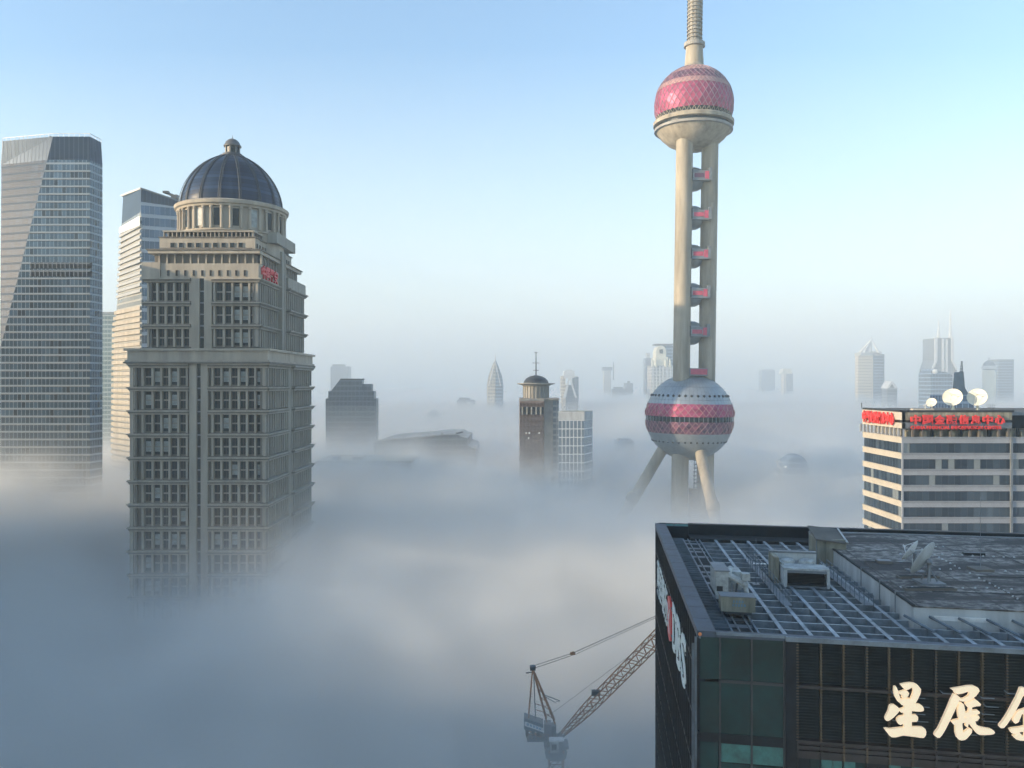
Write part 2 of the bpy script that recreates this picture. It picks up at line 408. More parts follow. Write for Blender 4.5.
# slotted attic band
za, zb = uz[3], PZ(263.5, YU)
M = MB(); M.box(UL-.6, UR+.3, YU-.3, YUB, za, zb, 'stone'); M.box(UL-1.2, UL+5.2, YU-.9, YU+6, za, zb+.3, 'stone')
M.box(UR-1, UR+2.4, YU+30, YUB+1, za, zb-1, 'stone_side')
M.build('attic_wall', dome)
for i in range(11): put_window(PX(160.2+i*8.5, YU), YU-.55, za+.7, .75, 2.1, 'slot')
M = MB(); M.box(UL+2.3, UR-.6, YU+1.6, YUB-1, zb, zb+3.4, 'stone_dk')
for i in range(14): x = PX(158+i*7.85, YU); M.box(x-.25, x+.25, YU+.9, YU+1.9, zb, zb+3.4, 'stone')
for i in range(15): M.box(UR-.8, UR-.2, YU+2+i*3.5, YU+2.5+i*3.5, zb, zb+3.4, 'stone_side')
M.build('attic_gallery', dome)
for i in range(13): put_window(PX(162+i*7.85, YU), YU+1.55, zb+.1, 2.3, 3.2, 'slot')
M = MB(); M.box(UL+1, UR+.9, YU-.9, YUB, zb+3.4, zb+4.5, 'stone'); M.box(UL+.5, UR+1.3, YU-1.3, YUB+.5, zb+4.5, zb+4.9, 'stone_dk'); M.build('attic_cornice', dome)
YT = 293.; zt = zb+4.9
TL, TR = PX(159.5, YT), PX(255.2, YT)
M = MB(); M.box(TL, TR, YT, 341, zt, PZ(237, YT), 'stone'); M.box(TL-.4, TR+.4, YT-.4, 341.4, PZ(237.6, YT), PZ(236.7, YT), 'stone_dk'); M.build('tier_wall', dome)
for i in range(9): put_window(PX(172.8+i*8.5, YT), YT-.27, PZ(247.7, YT), 1.6, 1.75, 'slot')
for i in range(14): put_window(TR+.27, YT+2+i*3.2, PZ(247.7, YT), 1.2, 1.7, 'slot', True)
GL, GR = PX(162.8, YT+1), PX(254.3, YT+1); zg = PZ(236.5, YT)
M = MB(); M.box(GL+1.2, GR-1.2, YT+2.2, 340, zg, zg+1.8, 'winglass')
for i in range(22):
    x = GL+.3+i*(GR-GL-.8)/21; M.box(x-.15, x+.15, YT+1.1, YT+2.2, zg, zg+1.8, 'stone')
for i in range(16): M.box(GR-1.2, GR-.1, YT+1.5+i*3, YT+1.8+i*3, zg, zg+1.8, 'stone_side')
M.box(GL, GR, YT+.8, 341, zg+1.8, zg+2.3, 'stone'); M.build('balustrade', dome)
# drum, dome, lantern ----------------------------------------------------
CX, CY = -106.4, 316.
M = MB(); M.box(CX-13, UR+1.8, 306, 332, zg, 166, 'stone_side'); M.build('stair_block', dome)
M = MB()
M.lathe([(18.9, 157), (18.9, 165.2), (19.6, 165.25), (19.6, 165.9), (18.7, 165.95), (18.7, 173.9), (19.7, 173.95), (19.9, 174.6), (20.6, 174.9), (20.8, 176.0), (20.2, 176.4), (18.4, 176.45)], CX, CY, 64, 'stone', )
M.build('drum', dome, smooth=True)
pil = None
for i in range(36):
    a = 2*math.pi*i/36
    if i % 3 == 0:
        pass
    M = None
    if pil is None:
        M = MB(); M.lathe([(.62, 166), (.62, 166.6), (.48, 166.65), (.44, 173), (.66, 173.2), (.66, 173.9)], 0, 0, 10, 'stone'); pil = M.build('column', dome, origin=(0, 0, 0), smooth=True)
        o = pil
    else: o = copy_obj(pil, dome, (0, 0, 0))
    for_a = 2*math.pi*(i//2+.5)/18+R(2)+(R(5.6) if i % 2 else -R(5.6))
    o.location = Vector((CX+19.25*math.cos(for_a), CY+19.25*math.sin(for_a), 0))-Vector(ORG[dome.name])
dw = None
for i in range(18):
    a = 2*math.pi*(i+.5)/18+R(2)
    M = MB()
    ff_ = wallmap((0, 0, 0), (-math.sin(a), math.cos(a), 0), (math.cos(a), math.sin(a), 0))
    M.box(-1.1, 1.1, -.3, .12, 167, 173.2, 'winglass' if i % 3 else 'winlight', ff_)
    M.box(-1.35, -1.1, -.3, .22, 166.6, 173.2, 'stone', ff_); M.box(1.1, 1.35, -.3, .22, 166.6, 173.2, 'stone', ff_); M.box(-1.35, 1.35, -.3, .26, 173.2, 173.6, 'stone', ff_)
    o = M.build('drum_window', dome, origin=(0, 0, 0)); o.location = Vector((CX+18.75*math.cos(a), CY+18.75*math.sin(a), 0))-Vector(ORG[dome.name])
def dprof(t):  # 0 base .. 1 top
    h = math.sin(t*math.pi/2*.93)
    return 18.4*(1-h**1.78)**.56, 176.4+20.6*h
M = MB(); M.lathe([dprof(t/20) for t in range(21)], CX, CY, 48, 'domeglass'); M.build('dome_glazing', dome, smooth=True)
for k in range(16):
    a = 2*math.pi*(k+.2)/16
    M = MB(); pts = [dprof(t/14) for t in range(15)]
    for (r0, z0), (r1, z1) in zip(pts, pts[1:]):
        for off in (-.32, .32):
            p = lambda r, z: (CX+(r+.22)*math.cos(a)-off*math.sin(a), CY+(r+.22)*math.sin(a)+off*math.cos(a), z)
            M.tube(p(r0, z0), p(r1, z1), .26, 'domerib', .24, 6)
    M.build('dome_rib', dome)
M = MB(); r9, z9 = dprof(1)
M.lathe([(4.6, z9-1.2), (4.6, z9-.2), (3.6, z9-.1), (3.5, z9+.6)], CX, CY, 24, 'domerib')
lz = z9+.5
M.lathe([(2.3, lz), (2.3, lz+2.8)], CX, CY, 20, 'winglass')
for i in range(8):
    a = 2*math.pi*i/8; M.tube((CX+2.6*math.cos(a), CY+2.6*math.sin(a), lz), (CX+2.6*math.cos(a), CY+2.6*math.sin(a), lz+2.8), .28, 'dometip')
M.lathe([(3.2, lz+2.8), (3.3, lz+3.2), (2.9, lz+3.6), (2.5, lz+4.6), (1.6, lz+5.5), (.5, lz+5.95), (.16, lz+6.1), (.05, lz+7.3)], CX, CY, 20, 'dometip')
M.build('lantern', dome, smooth=True)
# scaffold ladder lying on the dome's left flank
M = MB(); pts = [dprof(t/14) for t in range(12)]; a = R(205)
for (r0, z0), (r1, z1) in zip(pts, pts[1:]):
    for off in (-.6, .6):
        p = lambda r, z: (CX+(r+.8)*math.cos(a)-off*math.sin(a), CY+(r+.8)*math.sin(a)+off*math.cos(a), z)
        M.tube(p(r0, z0), p(r1, z1), .12, 'grey', n=5)
    M.tube((CX+(r1+.8)*math.cos(a)+.6*math.sin(a), CY+(r1+.8)*math.sin(a)-.6*math.cos(a), z1), (CX+(r1+.8)*math.cos(a)-.6*math.sin(a), CY+(r1+.8)*math.sin(a)+.6*math.cos(a), z1), .12, 'grey', n=5)
M.build('dome_ladder', dome)
# lower front windows (the ones above fill the individual quota first)
for k in range(11):
    z0 = ztop-(k+1)*per
    for c in leftwins+rightwins:
        put_window(XL+c, YF+1.15, z0+.6, 2.3, per-2.1, 'blind' if random.random() < .22 else 'tall')
win_rest.build('window', dome, kind='stuff')
# sign on the right flank
yS = YU+1.3; t0, t1 = YU+1.5, YU+19
for i, ch in enumerate('中国平安'):
    text_mesh(ch, 'sign_letter', dome, (UR+.75, YU+2+i*4.9, PZ(279, YU)+.6), (0, 1, 0), (0, 0, 1), 4.5, 4.6, .5, 'red', .03)

# ---------------------------------------------------------------- television tower
TX, TY = PX(689.3, 478)+0, 478.
tv = thing('television_tower', 'tall television tower of pale columns with two pink and silver spheres above the fog', 'tower', (TX, TY, 0))
S_ = 478/F
def tz(py): return PZ(py, TY)
def bands(c, rad, z0, z1, m, nn=60, k=None, facet=False, out=0.):
    M = MB(); k = k or 6; pr = []
    for i in range(k+1):
        z = z0+(z1-z0)*i/k; pr.append((math.sqrt(max(.01, rad**2-(z-c)**2))+out, z))
    M.lathe(pr, TX, TY, nn, m, caps=False); return M
def tri_band(c, rad, z0, z1, m, nn, rows, out=0., jitter=.012):
    """triangulated glass facets on a sphere, each tilted a little"""
    M = MB(); ring = []
    for j in range(rows+1):
        z = z0+(z1-z0)*j/rows; r = math.sqrt(max(.01, rad**2-(z-c)**2))+out; row = []
        for i in range(nn):
            a = 2*math.pi*(i+.5*(j % 2))/nn; rr = r*(1+random.uniform(-jitter, jitter)) if 0 < j < rows else r
            row.append((TX+rr*math.cos(a), TY+rr*math.sin(a), z))
        ring.append(row)
    vs = [p for r in ring for p in r]; fs = []
    for j in range(rows):
        for i in range(nn):
            a, b_, c_, d = j*nn+i, j*nn+(i+1) % nn, (j+1)*nn+i, (j+1)*nn+(i+1) % nn
            if j % 2 == 0: fs += [(a, b_, c_), (b_, d, c_)]
            else: fs += [(a, b_, d), (a, d, c_)]
    M.add(vs, fs, m); return M, ring
def lattice(ring, r, m, M=None):
    M = M or MB(); nn = len(ring[0])
    for j in range(len(ring)-1):
        for i in range(nn):
            a = Vector(ring[j][i]); 
            for q in ((ring[j+1][i], ring[j+1][(i-1) % nn]) if j % 2 == 0 else (ring[j+1][i], ring[j+1][(i+1) % nn])):
                out = Vector((a.x-TX, a.y-TY, 0)).normalized()*.12
                M.tube(a+out, Vector(q)+out, r, m, n=4)
    return M
# lower sphere
c, rad = tz(417.2), 24.9
bands(c, rad, c-rad+.6, tz(432.2), 'silver', k=14).build('sphere_belly', tv, smooth=True)
M, rg = tri_band(c, rad, tz(432.2), tz(420.6), 'pinkdk', 44, 3); pb = M.build('glass_band', tv)
lattice(rg, .13, 'pinkpale').build('lattice', pb)
bands(c, rad, tz(420.6), tz(415.6), 'winglass', out=-1.1, k=2).build('window_gallery', tv)
M = MB()
for i in range(60):
    a = 2*math.pi*i/60; M.tube((TX+24.6*math.cos(a), TY+24.6*math.sin(a), tz(420.6)), (TX+24.6*math.cos(a), TY+24.6*math.sin(a), tz(415.6)), .22, 'grey', n=4)
M.build('gallery_mullions', tv, kind='stuff')
M, rg = tri_band(c, rad, tz(415.6), tz(403.4), 'pink', 40, 3, out=.15, jitter=.02); pb = M.build('glass_band', tv)
lattice(rg, .16, 'pinkpale').build('lattice', pb)
bands(c, rad, tz(403.4), c+rad-.4, 'silver', k=14).build('sphere_cap', tv, smooth=True)
port = None
for zz, nn, rr in ((tz(395.6), 40, .8), (tz(440.5), 40, .6)):
    for i in range(nn):
        a = 2*math.pi*i/nn; r = math.sqrt(rad**2-(zz-c)**2)
        if math.sin(a) > .35: continue
        M = MB(); M.sphere((0, 0, 0), rr, 'dkmetal', 8, 6)
        if port is None or abs(port['r_']-rr) > .01: port = M.build('porthole', tv, origin=(0, 0, 0), smooth=True); port['r_'] = rr; o = port
        else: o = copy_obj(port, tv, (0, 0, 0))
        o.location = Vector((TX+r*math.cos(a), TY+r*math.sin(a), zz))-Vector(ORG[tv.name])
# ribs on the silver cap
M = MB()
for i in range(60):
    a = 2*math.pi*i/60; last = None
    for zz in [tz(403.4)+(c+rad-1-tz(403.4))*t/7 for t in range(8)]:
        r = math.sqrt(rad**2-(zz-c)**2)+.02; p = (TX+r*math.cos(a), TY+r*math.sin(a), zz)
        if last: M.tube(last, p, .09, 'grey', n=4)
        last = p
for py in (387, 399.5):
    zz = tz(py); r = math.sqrt(rad**2-(zz-c)**2); M.lathe([(r-.1, zz-.15), (r+.12, zz), (r-.1, zz+.15)], TX, TY, 60, 'grey', caps=False)
M.build('panel_seams', tv)
# three great columns
_c, _s = math.cos(R(12)), math.sin(R(12))
cols = [(x*_c+y*_s, -x*_s+y*_c) for x, y in ((9.5, 0), (-4.75, -8.2), (-4.75, 8.2))]
for x, y in cols:
    M = MB(); M.lathe([(4.75, 0), (4.75, c-15)], TX+x, TY+y, 28, 'conc'); M.build('lower_column', tv, smooth=True)
    M = MB(); zz = c+15; pr = [(4.75, zz)]
    while zz < 258: zz += 6; pr += [(4.75, zz-.12), (4.66, zz-.06), (4.75, zz)]
    M.lathe(pr, TX+x, TY+y, 28, 'conc'); M.build('upper_column', tv, smooth=True)
# stair lattice between the lower columns
M = MB(); x0 = TX+2.2; z = 20
while z < c-20:
    M.box(x0, x0+3., TY-5, TY-2, z, z+.25, 'grey'); M.tube((x0, TY-5, z), (x0+3, TY-5, z+2.2), .12, 'grey', n=4); z += 2.2
for x in (x0, x0+3.): M.tube((x, TY-5, 5), (x, TY-5, c-20), .2, 'grey', n=5)
M.build('stair_shaft', tv)
M = MB(); M.box(TX+1, TX+8, TY-3.5, TY+3.5, 2, tz(489), 'conc'); M.build('lift_block', tv)
# raking legs
for ang in (182, -78, 56):
    ca, sa = math.cos(R(ang)), math.sin(R(ang))
    r0, z0 = 16., tz(452); slope = .575
    r1 = r0+(z0-tz(498))*slope*1.0; z1 = tz(498)
    r2 = r0+z0*slope
    M = MB(); M.tube((TX+r0*ca*.6, TY+r0*sa*.6, z0+r0*.4/slope), (TX+r2*ca, TY+r2*sa, 0), 3.1, 'conc', n=24)
    lg = M.build('raking_leg', tv, smooth=True)
    M = MB(); M.sphere((TX+(r1+1)*ca, TY+(r1+1)*sa, z1), 3.9, 'conc', 20, 12); M.build('leg_ball', lg, smooth=True)
# five small spheres with their bridge cabins
for py in (179.5, 218, 256.6, 295, 333):
    zc = tz(py)
    M = MB(); M.sphere((TX+.6, TY, zc), 6.9, 'silver', 24, 14); sp_ = M.build('small_sphere', tv, smooth=True)
    M = MB()
    z0, z1 = zc-2.6, zc+3.0
    M.box(TX-2.50, TX+8.30, TY-9.5, TY-3.5, z0, z0+1.6, 'grey'); M.box(TX-2.50, TX+8.30, TY-9.5, TY-3.5, z1-1.4, z1, 'grey')
    M.box(TX-2.20, TX+8.00, TY-9.2, TY-3.8, z0+1.6, z1-1.4, 'silver'); M.box(TX+7.30, TX+8.90, TY-10, TY-3.5, z0+.2, z1+1.6, 'grey')
    M.box(TX-2.80, TX-1.80, TY-9.9, TY-3.5, z0+.2, z1+.6, 'dkmetal')
    cabin = M.build('bridge_cabin', tv)
    M = MB(); M.box(TX+5.00, TX+7.20, TY-9.75, TY-9.2, z0+.9, z1-.5, 'hotpink')
    M.box(TX-1.00, TX+4.60, TY-9.65, TY-9.2, z0+1.7, z1-1.6, 'hotpink' if py > 190 else 'pinkdk'); M.build('light_panel', cabin)
    M = MB(); M.box(TX-10.2, TX-9, TY-9, TY-7, zc-4, zc-1.4, 'dkmetal'); M.box(TX-10.3, TX-9, TY-9, TY-7, zc+.6, zc+2, 'grey'); M.build('service_bracket', tv)
zc = tz(372)
M = MB(); M.box(TX-2.5, TX+8, TY-10, TY-4, zc-2.2, zc+2, 'grey'); cb_ = M.build('bridge_cabin', tv)
M = MB(); M.box(TX-1.7, TX+7.6, TY-10.25, TY-10, zc-1.5, zc+1.6, 'hotpink'); M.build('light_panel', cb_)
# upper sphere
c, rad = tz(105.5), 22.3
zr = tz(128)                                        # the big ring gallery
M = MB(); M.lathe([(6.5, tz(149.5)), (9.5, tz(148.6)), (14.5, tz(144)), (18.3, tz(138)), (20.6, tz(132.5)), (21.2, tz(131.2))], TX, TY, 60, 'conc'); M.build('sphere_bowl', tv, smooth=True)
M = MB(); M.lathe([(20.8, tz(132.2)), (22.2, tz(132)), (22.2, tz(129.6)), (20.9, tz(129.4))], TX, TY, 60, 'conc_dk'); M.build('ring_gallery', tv)
M = MB(); M.lathe([(20.6, tz(129.4)), (20.6, tz(126.6))], TX, TY, 60, 'winglass', caps=False); M.build('ring_window', tv)
M = MB(); M.lathe([(20.8, tz(126.6)), (22.7, tz(126.2)), (22.9, tz(123.2)), (22.0, tz(121.6))], TX, TY, 60, 'conc'); M.build('ring_cornice', tv, smooth=True)
M, rg = tri_band(c, rad, tz(121.6), tz(117.2), 'winglass', 48, 1, jitter=0); pb = M.build('glass_band', tv); lattice(rg, .22, 'conc').build('lattice', pb)
M, rg = tri_band(c, rad, tz(117.2), tz(93.6), 'pink', 40, 5, jitter=.006); pb = M.build('glass_band', tv); lattice(rg, .17, 'lattice').build('lattice', pb)
M, rg = tri_band(c, rad, tz(93.6), tz(88.2), 'pinkpale', 56, 2, out=.15, jitter=.0); pb = M.build('tile_band', tv); lattice(rg, .1, 'lattice').build('lattice', pb)
M, rg = tri_band(c, rad, tz(88.2), tz(78.5), 'pinkdk', 40, 3, jitter=.006); pb = M.build('glass_band', tv); lattice(rg, .14, 'lattice').build('lattice', pb)
M, rg = tri_band(c, rad, tz(78.5), tz(68.0), 'pinkpale', 36, 3, jitter=.004); pb = M.build('tile_band', tv); lattice(rg, .12, 'lattice').build('lattice', pb)
# shaft, collar and antenna
M = MB(); M.lathe([(7.2, tz(69)), (5.5, tz(66)), (5.1, tz(58)), (4.75, tz(47.5))], TX, TY, 28, 'conc'); M.build('antenna_base', tv, smooth=True)
M = MB(); M.lathe([(4.8, tz(47.5)), (6., tz(47)), (6., tz(43.2)), (4.4, tz(42.6))], TX, TY, 28, 'conc_dk'); M.build('collar', tv)
M = MB(); zz = tz(43.0)
M.lathe([(3.7, zz), (3.9, 345.)], TX, TY, 20, 'conc_dk')
while zz < 340:
    zz += 2.2; M.lathe([(3.8, zz), (4.5, zz+.15), (4.5, zz+.5), (3.8, zz+.6)], TX, TY, 20, 'conc', caps=False)
for i in range(12):
    a = 2*math.pi*i/12; M.tube((TX+4.25*math.cos(a), TY+4.25*math.sin(a), tz(43)), (TX+4.25*math.cos(a), TY+4.25*math.sin(a), 344), .14, 'dkmetal', n=4)
M.build('antenna_mast', tv, smooth=True)
tv.rotation_euler = (0, R(.8), 0)
# keep the sphere's place while the shaft leans that little
tv.location.x = TX-math.sin(R(.8))*92

# ---------------------------------------------------------------- glass towers at the left
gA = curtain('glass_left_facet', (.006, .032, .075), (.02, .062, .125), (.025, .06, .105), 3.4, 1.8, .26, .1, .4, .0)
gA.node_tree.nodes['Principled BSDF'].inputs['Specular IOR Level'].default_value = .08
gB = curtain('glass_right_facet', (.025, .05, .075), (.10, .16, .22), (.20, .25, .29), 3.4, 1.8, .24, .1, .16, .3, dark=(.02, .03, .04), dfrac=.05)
gC = curtain('louvred_crown', (.018, .035, .06), (.03, .05, .085), (.05, .075, .115), 40., 2.1, .0, .2, .3, .3)
gC.node_tree.nodes['Principled BSDF'].inputs['Specular IOR Level'].default_value = .1
gt = thing('glass_tower', 'tall faceted blue glass office tower with darker louvred crown at the left edge', 'building', (-205, 388, 0))
Y0 = 368.
def q3(M, pts, m): M.add(pts, [tuple(range(len(pts)))], m)
zt, zc = PZ(136.5, Y0), PZ(160, Y0)
xL, xM, xR = PX(0, Y0), PX(90, Y0), PX(102.5, Y0+9)
xRb = PX(101, Y0+48)
def fold(z): t = (zt-z)/(zt-PZ(350, Y0)); return PX(53, Y0)+(xL-PX(53, Y0))*min(1, t)
def lcx(z): return PX(1.5, Y0+lback(z))
def lback(z): t = (zt-z)/(zt-PZ(350, Y0)); return max(0, 1-t)*9
yb = Y0+48
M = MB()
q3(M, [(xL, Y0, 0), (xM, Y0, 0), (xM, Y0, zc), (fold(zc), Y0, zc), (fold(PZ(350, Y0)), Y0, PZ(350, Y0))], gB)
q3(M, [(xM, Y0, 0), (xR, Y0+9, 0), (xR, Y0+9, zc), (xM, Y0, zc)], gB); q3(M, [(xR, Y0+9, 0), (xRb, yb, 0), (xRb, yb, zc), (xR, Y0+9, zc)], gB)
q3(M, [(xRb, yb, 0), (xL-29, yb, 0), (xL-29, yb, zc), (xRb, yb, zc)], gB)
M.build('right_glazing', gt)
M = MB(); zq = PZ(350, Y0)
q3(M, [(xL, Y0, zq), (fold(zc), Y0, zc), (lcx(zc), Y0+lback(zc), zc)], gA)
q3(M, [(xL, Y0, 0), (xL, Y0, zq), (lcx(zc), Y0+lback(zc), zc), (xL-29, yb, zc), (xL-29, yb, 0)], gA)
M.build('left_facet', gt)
M = MB()
top = [(PX(2.7, Y0+7), Y0+7), (PX(53, Y0), Y0), (xM, Y0), (xR-.6, Y0+9), (xRb-.6, yb), (xL-29, yb)]
bot = [(lcx(zc), Y0+lback(zc)), (fold(zc), Y0), (xM, Y0), (xR, Y0+9), (xRb, yb), (xL-29, yb)]
M.prism(bot, zc+.01, zt, gC, poly2=top, capm='dkmetal'); M.build('louvred_crown', gt)
M = MB()
for i in range(len(top)):
    a, b_ = top[i], top[(i+1) % len(top)]
    M.tube((a[0], a[1], zt+1.3), (b_[0], b_[1], zt+1.3), .15, 'white', n=4)
    n_ = int(math.dist(a, b_)/2.5)+1
    for k in range(n_): M.tube((a[0]+(b_[0]-a[0])*k/n_, a[1]+(b_[1]-a[1])*k/n_, zt-.1), (a[0]+(b_[0]-a[0])*k/n_, a[1]+(b_[1]-a[1])*k/n_, zt+1.3), .12, 'white', n=4)
M.build('roof_railing', gt)
M = MB(); M.box(PX(38, Y0)-1, PX(38, Y0)+2, Y0+12, Y0+16, zt, zt+3., 'grey'); M.tube((PX(38, Y0), Y0+13, zt+3), (PX(38, Y0)-2, Y0+13, zt+4), .3, 'grey'); M.build('roof_unit', gt)
for pa, pb in ((262.5, 268.5), (270.5, 276.5)):
    M = MB(); x = PX(31, Y0); M.box(x, PX(92, Y0), Y0-.15, Y0+.2, PZ(pb, Y0), PZ(pa, Y0), 'dkclad')
    while x < PX(92, Y0)-1: M.box(x, x+.25, Y0-.4, Y0-.15, PZ(pb, Y0), PZ(pa, Y0), 'grey'); x += 1.9
    M.build('plant_louvres', gt)
M = MB(); x = xL
z = 3.4
while z < zc-2:                                       # projecting sills on every storey
    f0 = fold(z) if z > zq else xL
    M.box(f0+.1, xM, Y0-.3, Y0+.05, z, z+.3, 'grey'); z += 3.4
M.build('storey_sills', gt)

# ---- cream louvred tower behind
fin = thing('louvred_tower', 'cream banded office tower with a slanted blue glass top behind the domed tower', 'building', (-220, 540, 0))
Yf = 520.
gD = curtain('blue_band_glass', (.04, .07, .11), (.13, .2, .3), (.34, .37, .4), 7.4, 3., .3, .04, .12, .45)
gE = curtain('shaded_glass', (.15, .16, .15), (.22, .22, .2), (.28, .27, .24), 3.7, 2.5, .3, .06, .2, .2)
def lx(z):                                            # left outline
    tab = [(0, 110), (PZ(460, 560), 112.5), (PZ(330, 560), 114), (PZ(300, 560), 118), (PZ(240, 560), 121), (260, 124)]
    for (a, p), (b_, q_) in zip(tab, tab[1:]):
        if z <= b_: return PX(p+(q_-p)*(z-a)/(b_-a), 560)
    return PX(124, 560)
zr0 = PZ(189, Yf); zr1 = PZ(206, 535)
M = MB(); levels = [0, 60, 100, 140, 160, 185, 205, 218]
for a, b_ in zip(levels, levels[1:]):
    q3(M, [(lx(a), 560, a), (PX(143, Yf), Yf, a), (PX(141, Yf), Yf, b_), (lx(b_), 560, b_)], gE)
    q3(M, [(lx(a), 560, a), (lx(b_), 560, b_), (lx(b_), 585, b_), (lx(a), 585, a)], gE)
M.build('left_wall', fin)
# horizontal sunshade fins on the left wall
z = 4.; 
nfin = 0; Mf = MB()
while z < 214:
    th = 2.3 if z > 20 else 1; big = 158 < z < 166
    if not big:
        a = Vector((lx(z), 560, z)); b_ = Vector((PX(142, Yf), Yf, z)); d = (b_-a).normalized(); nn = Vector((-d.y, d.x, 0)); nn = -nn if nn.y > 0 else nn
        m2 = 'stone' if z < 158 else 'spandrelgrey'
        p = [a, b_, b_+nn*1.3, a+nn*1.3]
        Mf.poly_extrude(p, (0, 0, th*(1 if z < 158 else .8)), m2)
    z += 3.72
Mf.build('sunshade_fins', fin)
M = MB()
q3(M, [(PX(143, Yf), Yf, 0), (PX(200, 535), 535, 0), (PX(200, 535), 535, PZ(210, 535)), (PX(141, Yf), Yf, zr0-8)], gD); M.build('glass_front', fin)
M = MB()
A, B, D = (PX(141, Yf), Yf), (PX(200, 535), 535), (lx(218), 560)
zA, zB, zD = PZ(188.3, Yf), PZ(209.5, 535)+1, 237
q3(M, [(A[0], A[1], zA-17), (B[0], B[1], zB-12), (B[0], B[1], zB), (A[0], A[1], zA)], gC); q3(M, [(D[0], D[1], 218), (A[0], A[1], 218), (A[0], A[1], zA), (D[0]+1, D[1], zD)], gC)
q3(M, [(A[0], A[1], zA-.5), (B[0], B[1], zB-.5), (B[0]-3, 585, zB), (D[0], 585, zD-.5), (D[0], D[1], zD-.5)], 'grey')
M.tube((A[0], A[1]-.3, zA), (B[0], B[1]-.3, zB), .5, 'grey', n=5); M.tube((A[0], A[1]-.3, zA), (D[0], D[1]-.3, zD), .6, 'white', n=5)
M.build('glass_crown', fin)
M = MB()
p0 = Vector((lx(212), 559, 211)); M.poly_extrude([p0+Vector((0, -2, 0)), Vector((PX(141, Yf), Yf-2, 209)), Vector((PX(141, Yf), Yf-2, 215)), p0+Vector((0, -2, 4))], (0, 1., 0), 'white'); M.build('white_band', fin)
M = MB(); x0, x1 = PX(163, 532), PX(175.5, 532); zz = zA-8
M.tube((PX(171, 532), 534, zz-4), (PX(171, 532), 534, PZ(194.5, 532)), .8, 'dkmetal'); M.tube((x0, 534, PZ(191.5, 532)), (x1, 534, PZ(196, 532)), .8, 'dkmetal'); M.box(x1-3, x1+1, 532, 536, PZ(198.5, 532), PZ(194.5, 532), 'dkmetal'); M.box(x0-.5, x0+3, 532.5, 535.5, PZ(192.5, 532), PZ(190.5, 532), 'dkmetal')
tag(M.build('roof_hoist'), 'small dark hoist on the slanted roof of the banded tower', 'hoist')
# ---- teal slab between them
sl_ = thing('office_slab', 'narrow teal glass building seen between the two left towers', 'building', (PX(111, 700), 715, 0))
gF = curtain('teal_slab_glass', (.06, .12, .13), (.12, .2, .2), (.3, .33, .32), 3.8, 3., .3, .1, .2, .3)
M = MB(); M.box(PX(99, 700), PX(126, 700), 700, 730, 0, PZ(314, 700), gF); M.build('glazed_wall', sl_)
M = MB(); M.box(PX(99, 700)-.3, PX(126, 700)+.3, 699.7, 730.3, PZ(314, 700), PZ(312, 700), 'grey'); M.build('roof', sl_)

# ---------------------------------------------------------------- dark glass building in front
OX, OY = 17.6, 70.3
U = Vector((.983, -.183, 0)); V = Vector((.1056, .9944, 0))
def Q(a, b, z=0): return (OX+U.x*a+V.x*b, OY+U.y*a+V.y*b, z)
ZT = 89.; ZG = 87.5; AL, AR, BD = -1.7, 62., 55.
def unproj(px, py, z):
    """photo point on the horizontal plane z -> (a, b)"""
    Y = (CAMZ-z)*F/(py-HY); X = (px-512)/F*Y
    x, y = X-OX, Y-OY; det = U.x*V.y-U.y*V.x
    return (x*V.y-y*V.x)/det, (U.x*y-U.y*x)/det
def fa(px, t=0.):
    """a of the photo column px on the front, t metres before it"""
    ox, oy = OX-V.x*t, OY-V.y*t; k = (px-512)/F
    return (k*oy-ox)/(U.x-k*U.y)
def fpt(px, py, t):
    a = fa(px, t); x, y, _ = Q(a, -t); return (x, y, CAMZ-(py-HY)/F*y)
near = thing('dark_glass_building', 'near dark teal glass building with open roof grid and big cream characters, bottom right', 'building', Q(20, 20, 0))
f = Q
leftglass = curtain('left_flank_glass', (.004, .012, .022), (.012, .03, .045), (.02, .032, .045), 3.9, 1.5, .05, .06, .1, .1)
# rippled dark glazing of the flank
def ripple():
    m, n, b = nt('flank_glass')
    tc = n.nodes.new('ShaderNodeTexCoord').outputs['Object']
    mp = n.nodes.new('ShaderNodeMapping'); L(n, tc, mp.inputs[0]); mp.inputs['Scale'].default_value = (1, 1, .25)
    f1 = noise(n, mp.outputs[0], .5, 3, .5, 2.)
    b.inputs['Base Color'].default_value = (.004, .012, .022, 1); b.inputs['Roughness'].default_value = .25; b.inputs['Specular IOR Level'].default_value = .15
    bp = n.nodes.new('ShaderNodeBump'); bp.inputs['Strength'].default_value = .25; bp.inputs['Distance'].default_value = .3
    L(n, f1, bp.inputs['Height']); L(n, bp.outputs[0], b.inputs['Normal']); return m
flankm = ripple()
M = MB(); M.box(AL, AL+.5, .1, BD, 0, ZT-.6, flankm, f); lw = M.build('flank_wall', near)
M = MB()
for i in range(28): M.box(AL-.14, AL, .4+i*2.0, .5+i*2.0, 20, ZT-.6, 'dkclad', f)
for k in range(8): M.box(AL-.1, AL, .1, BD, 84.85-k*4.7, 85.1-k*4.7, 'dkclad', f)
M.box(AL-.3, AL-.05, .6, .75, 20, ZT-.7, 'steel', f); M.box(AL-.3, AL-.05, 3.0, 3.12, 20, ZT-2, 'steel', f)
M.build('flank_mullions', near)
M = MB(); M.box(AR-.5, AR, 0, BD, 0, ZT-.6, 'dkclad', f); M.box(AL, AR, BD-.5, BD, 0, ZT-.3, 'dkclad', f); M.build('rear_wall', near)
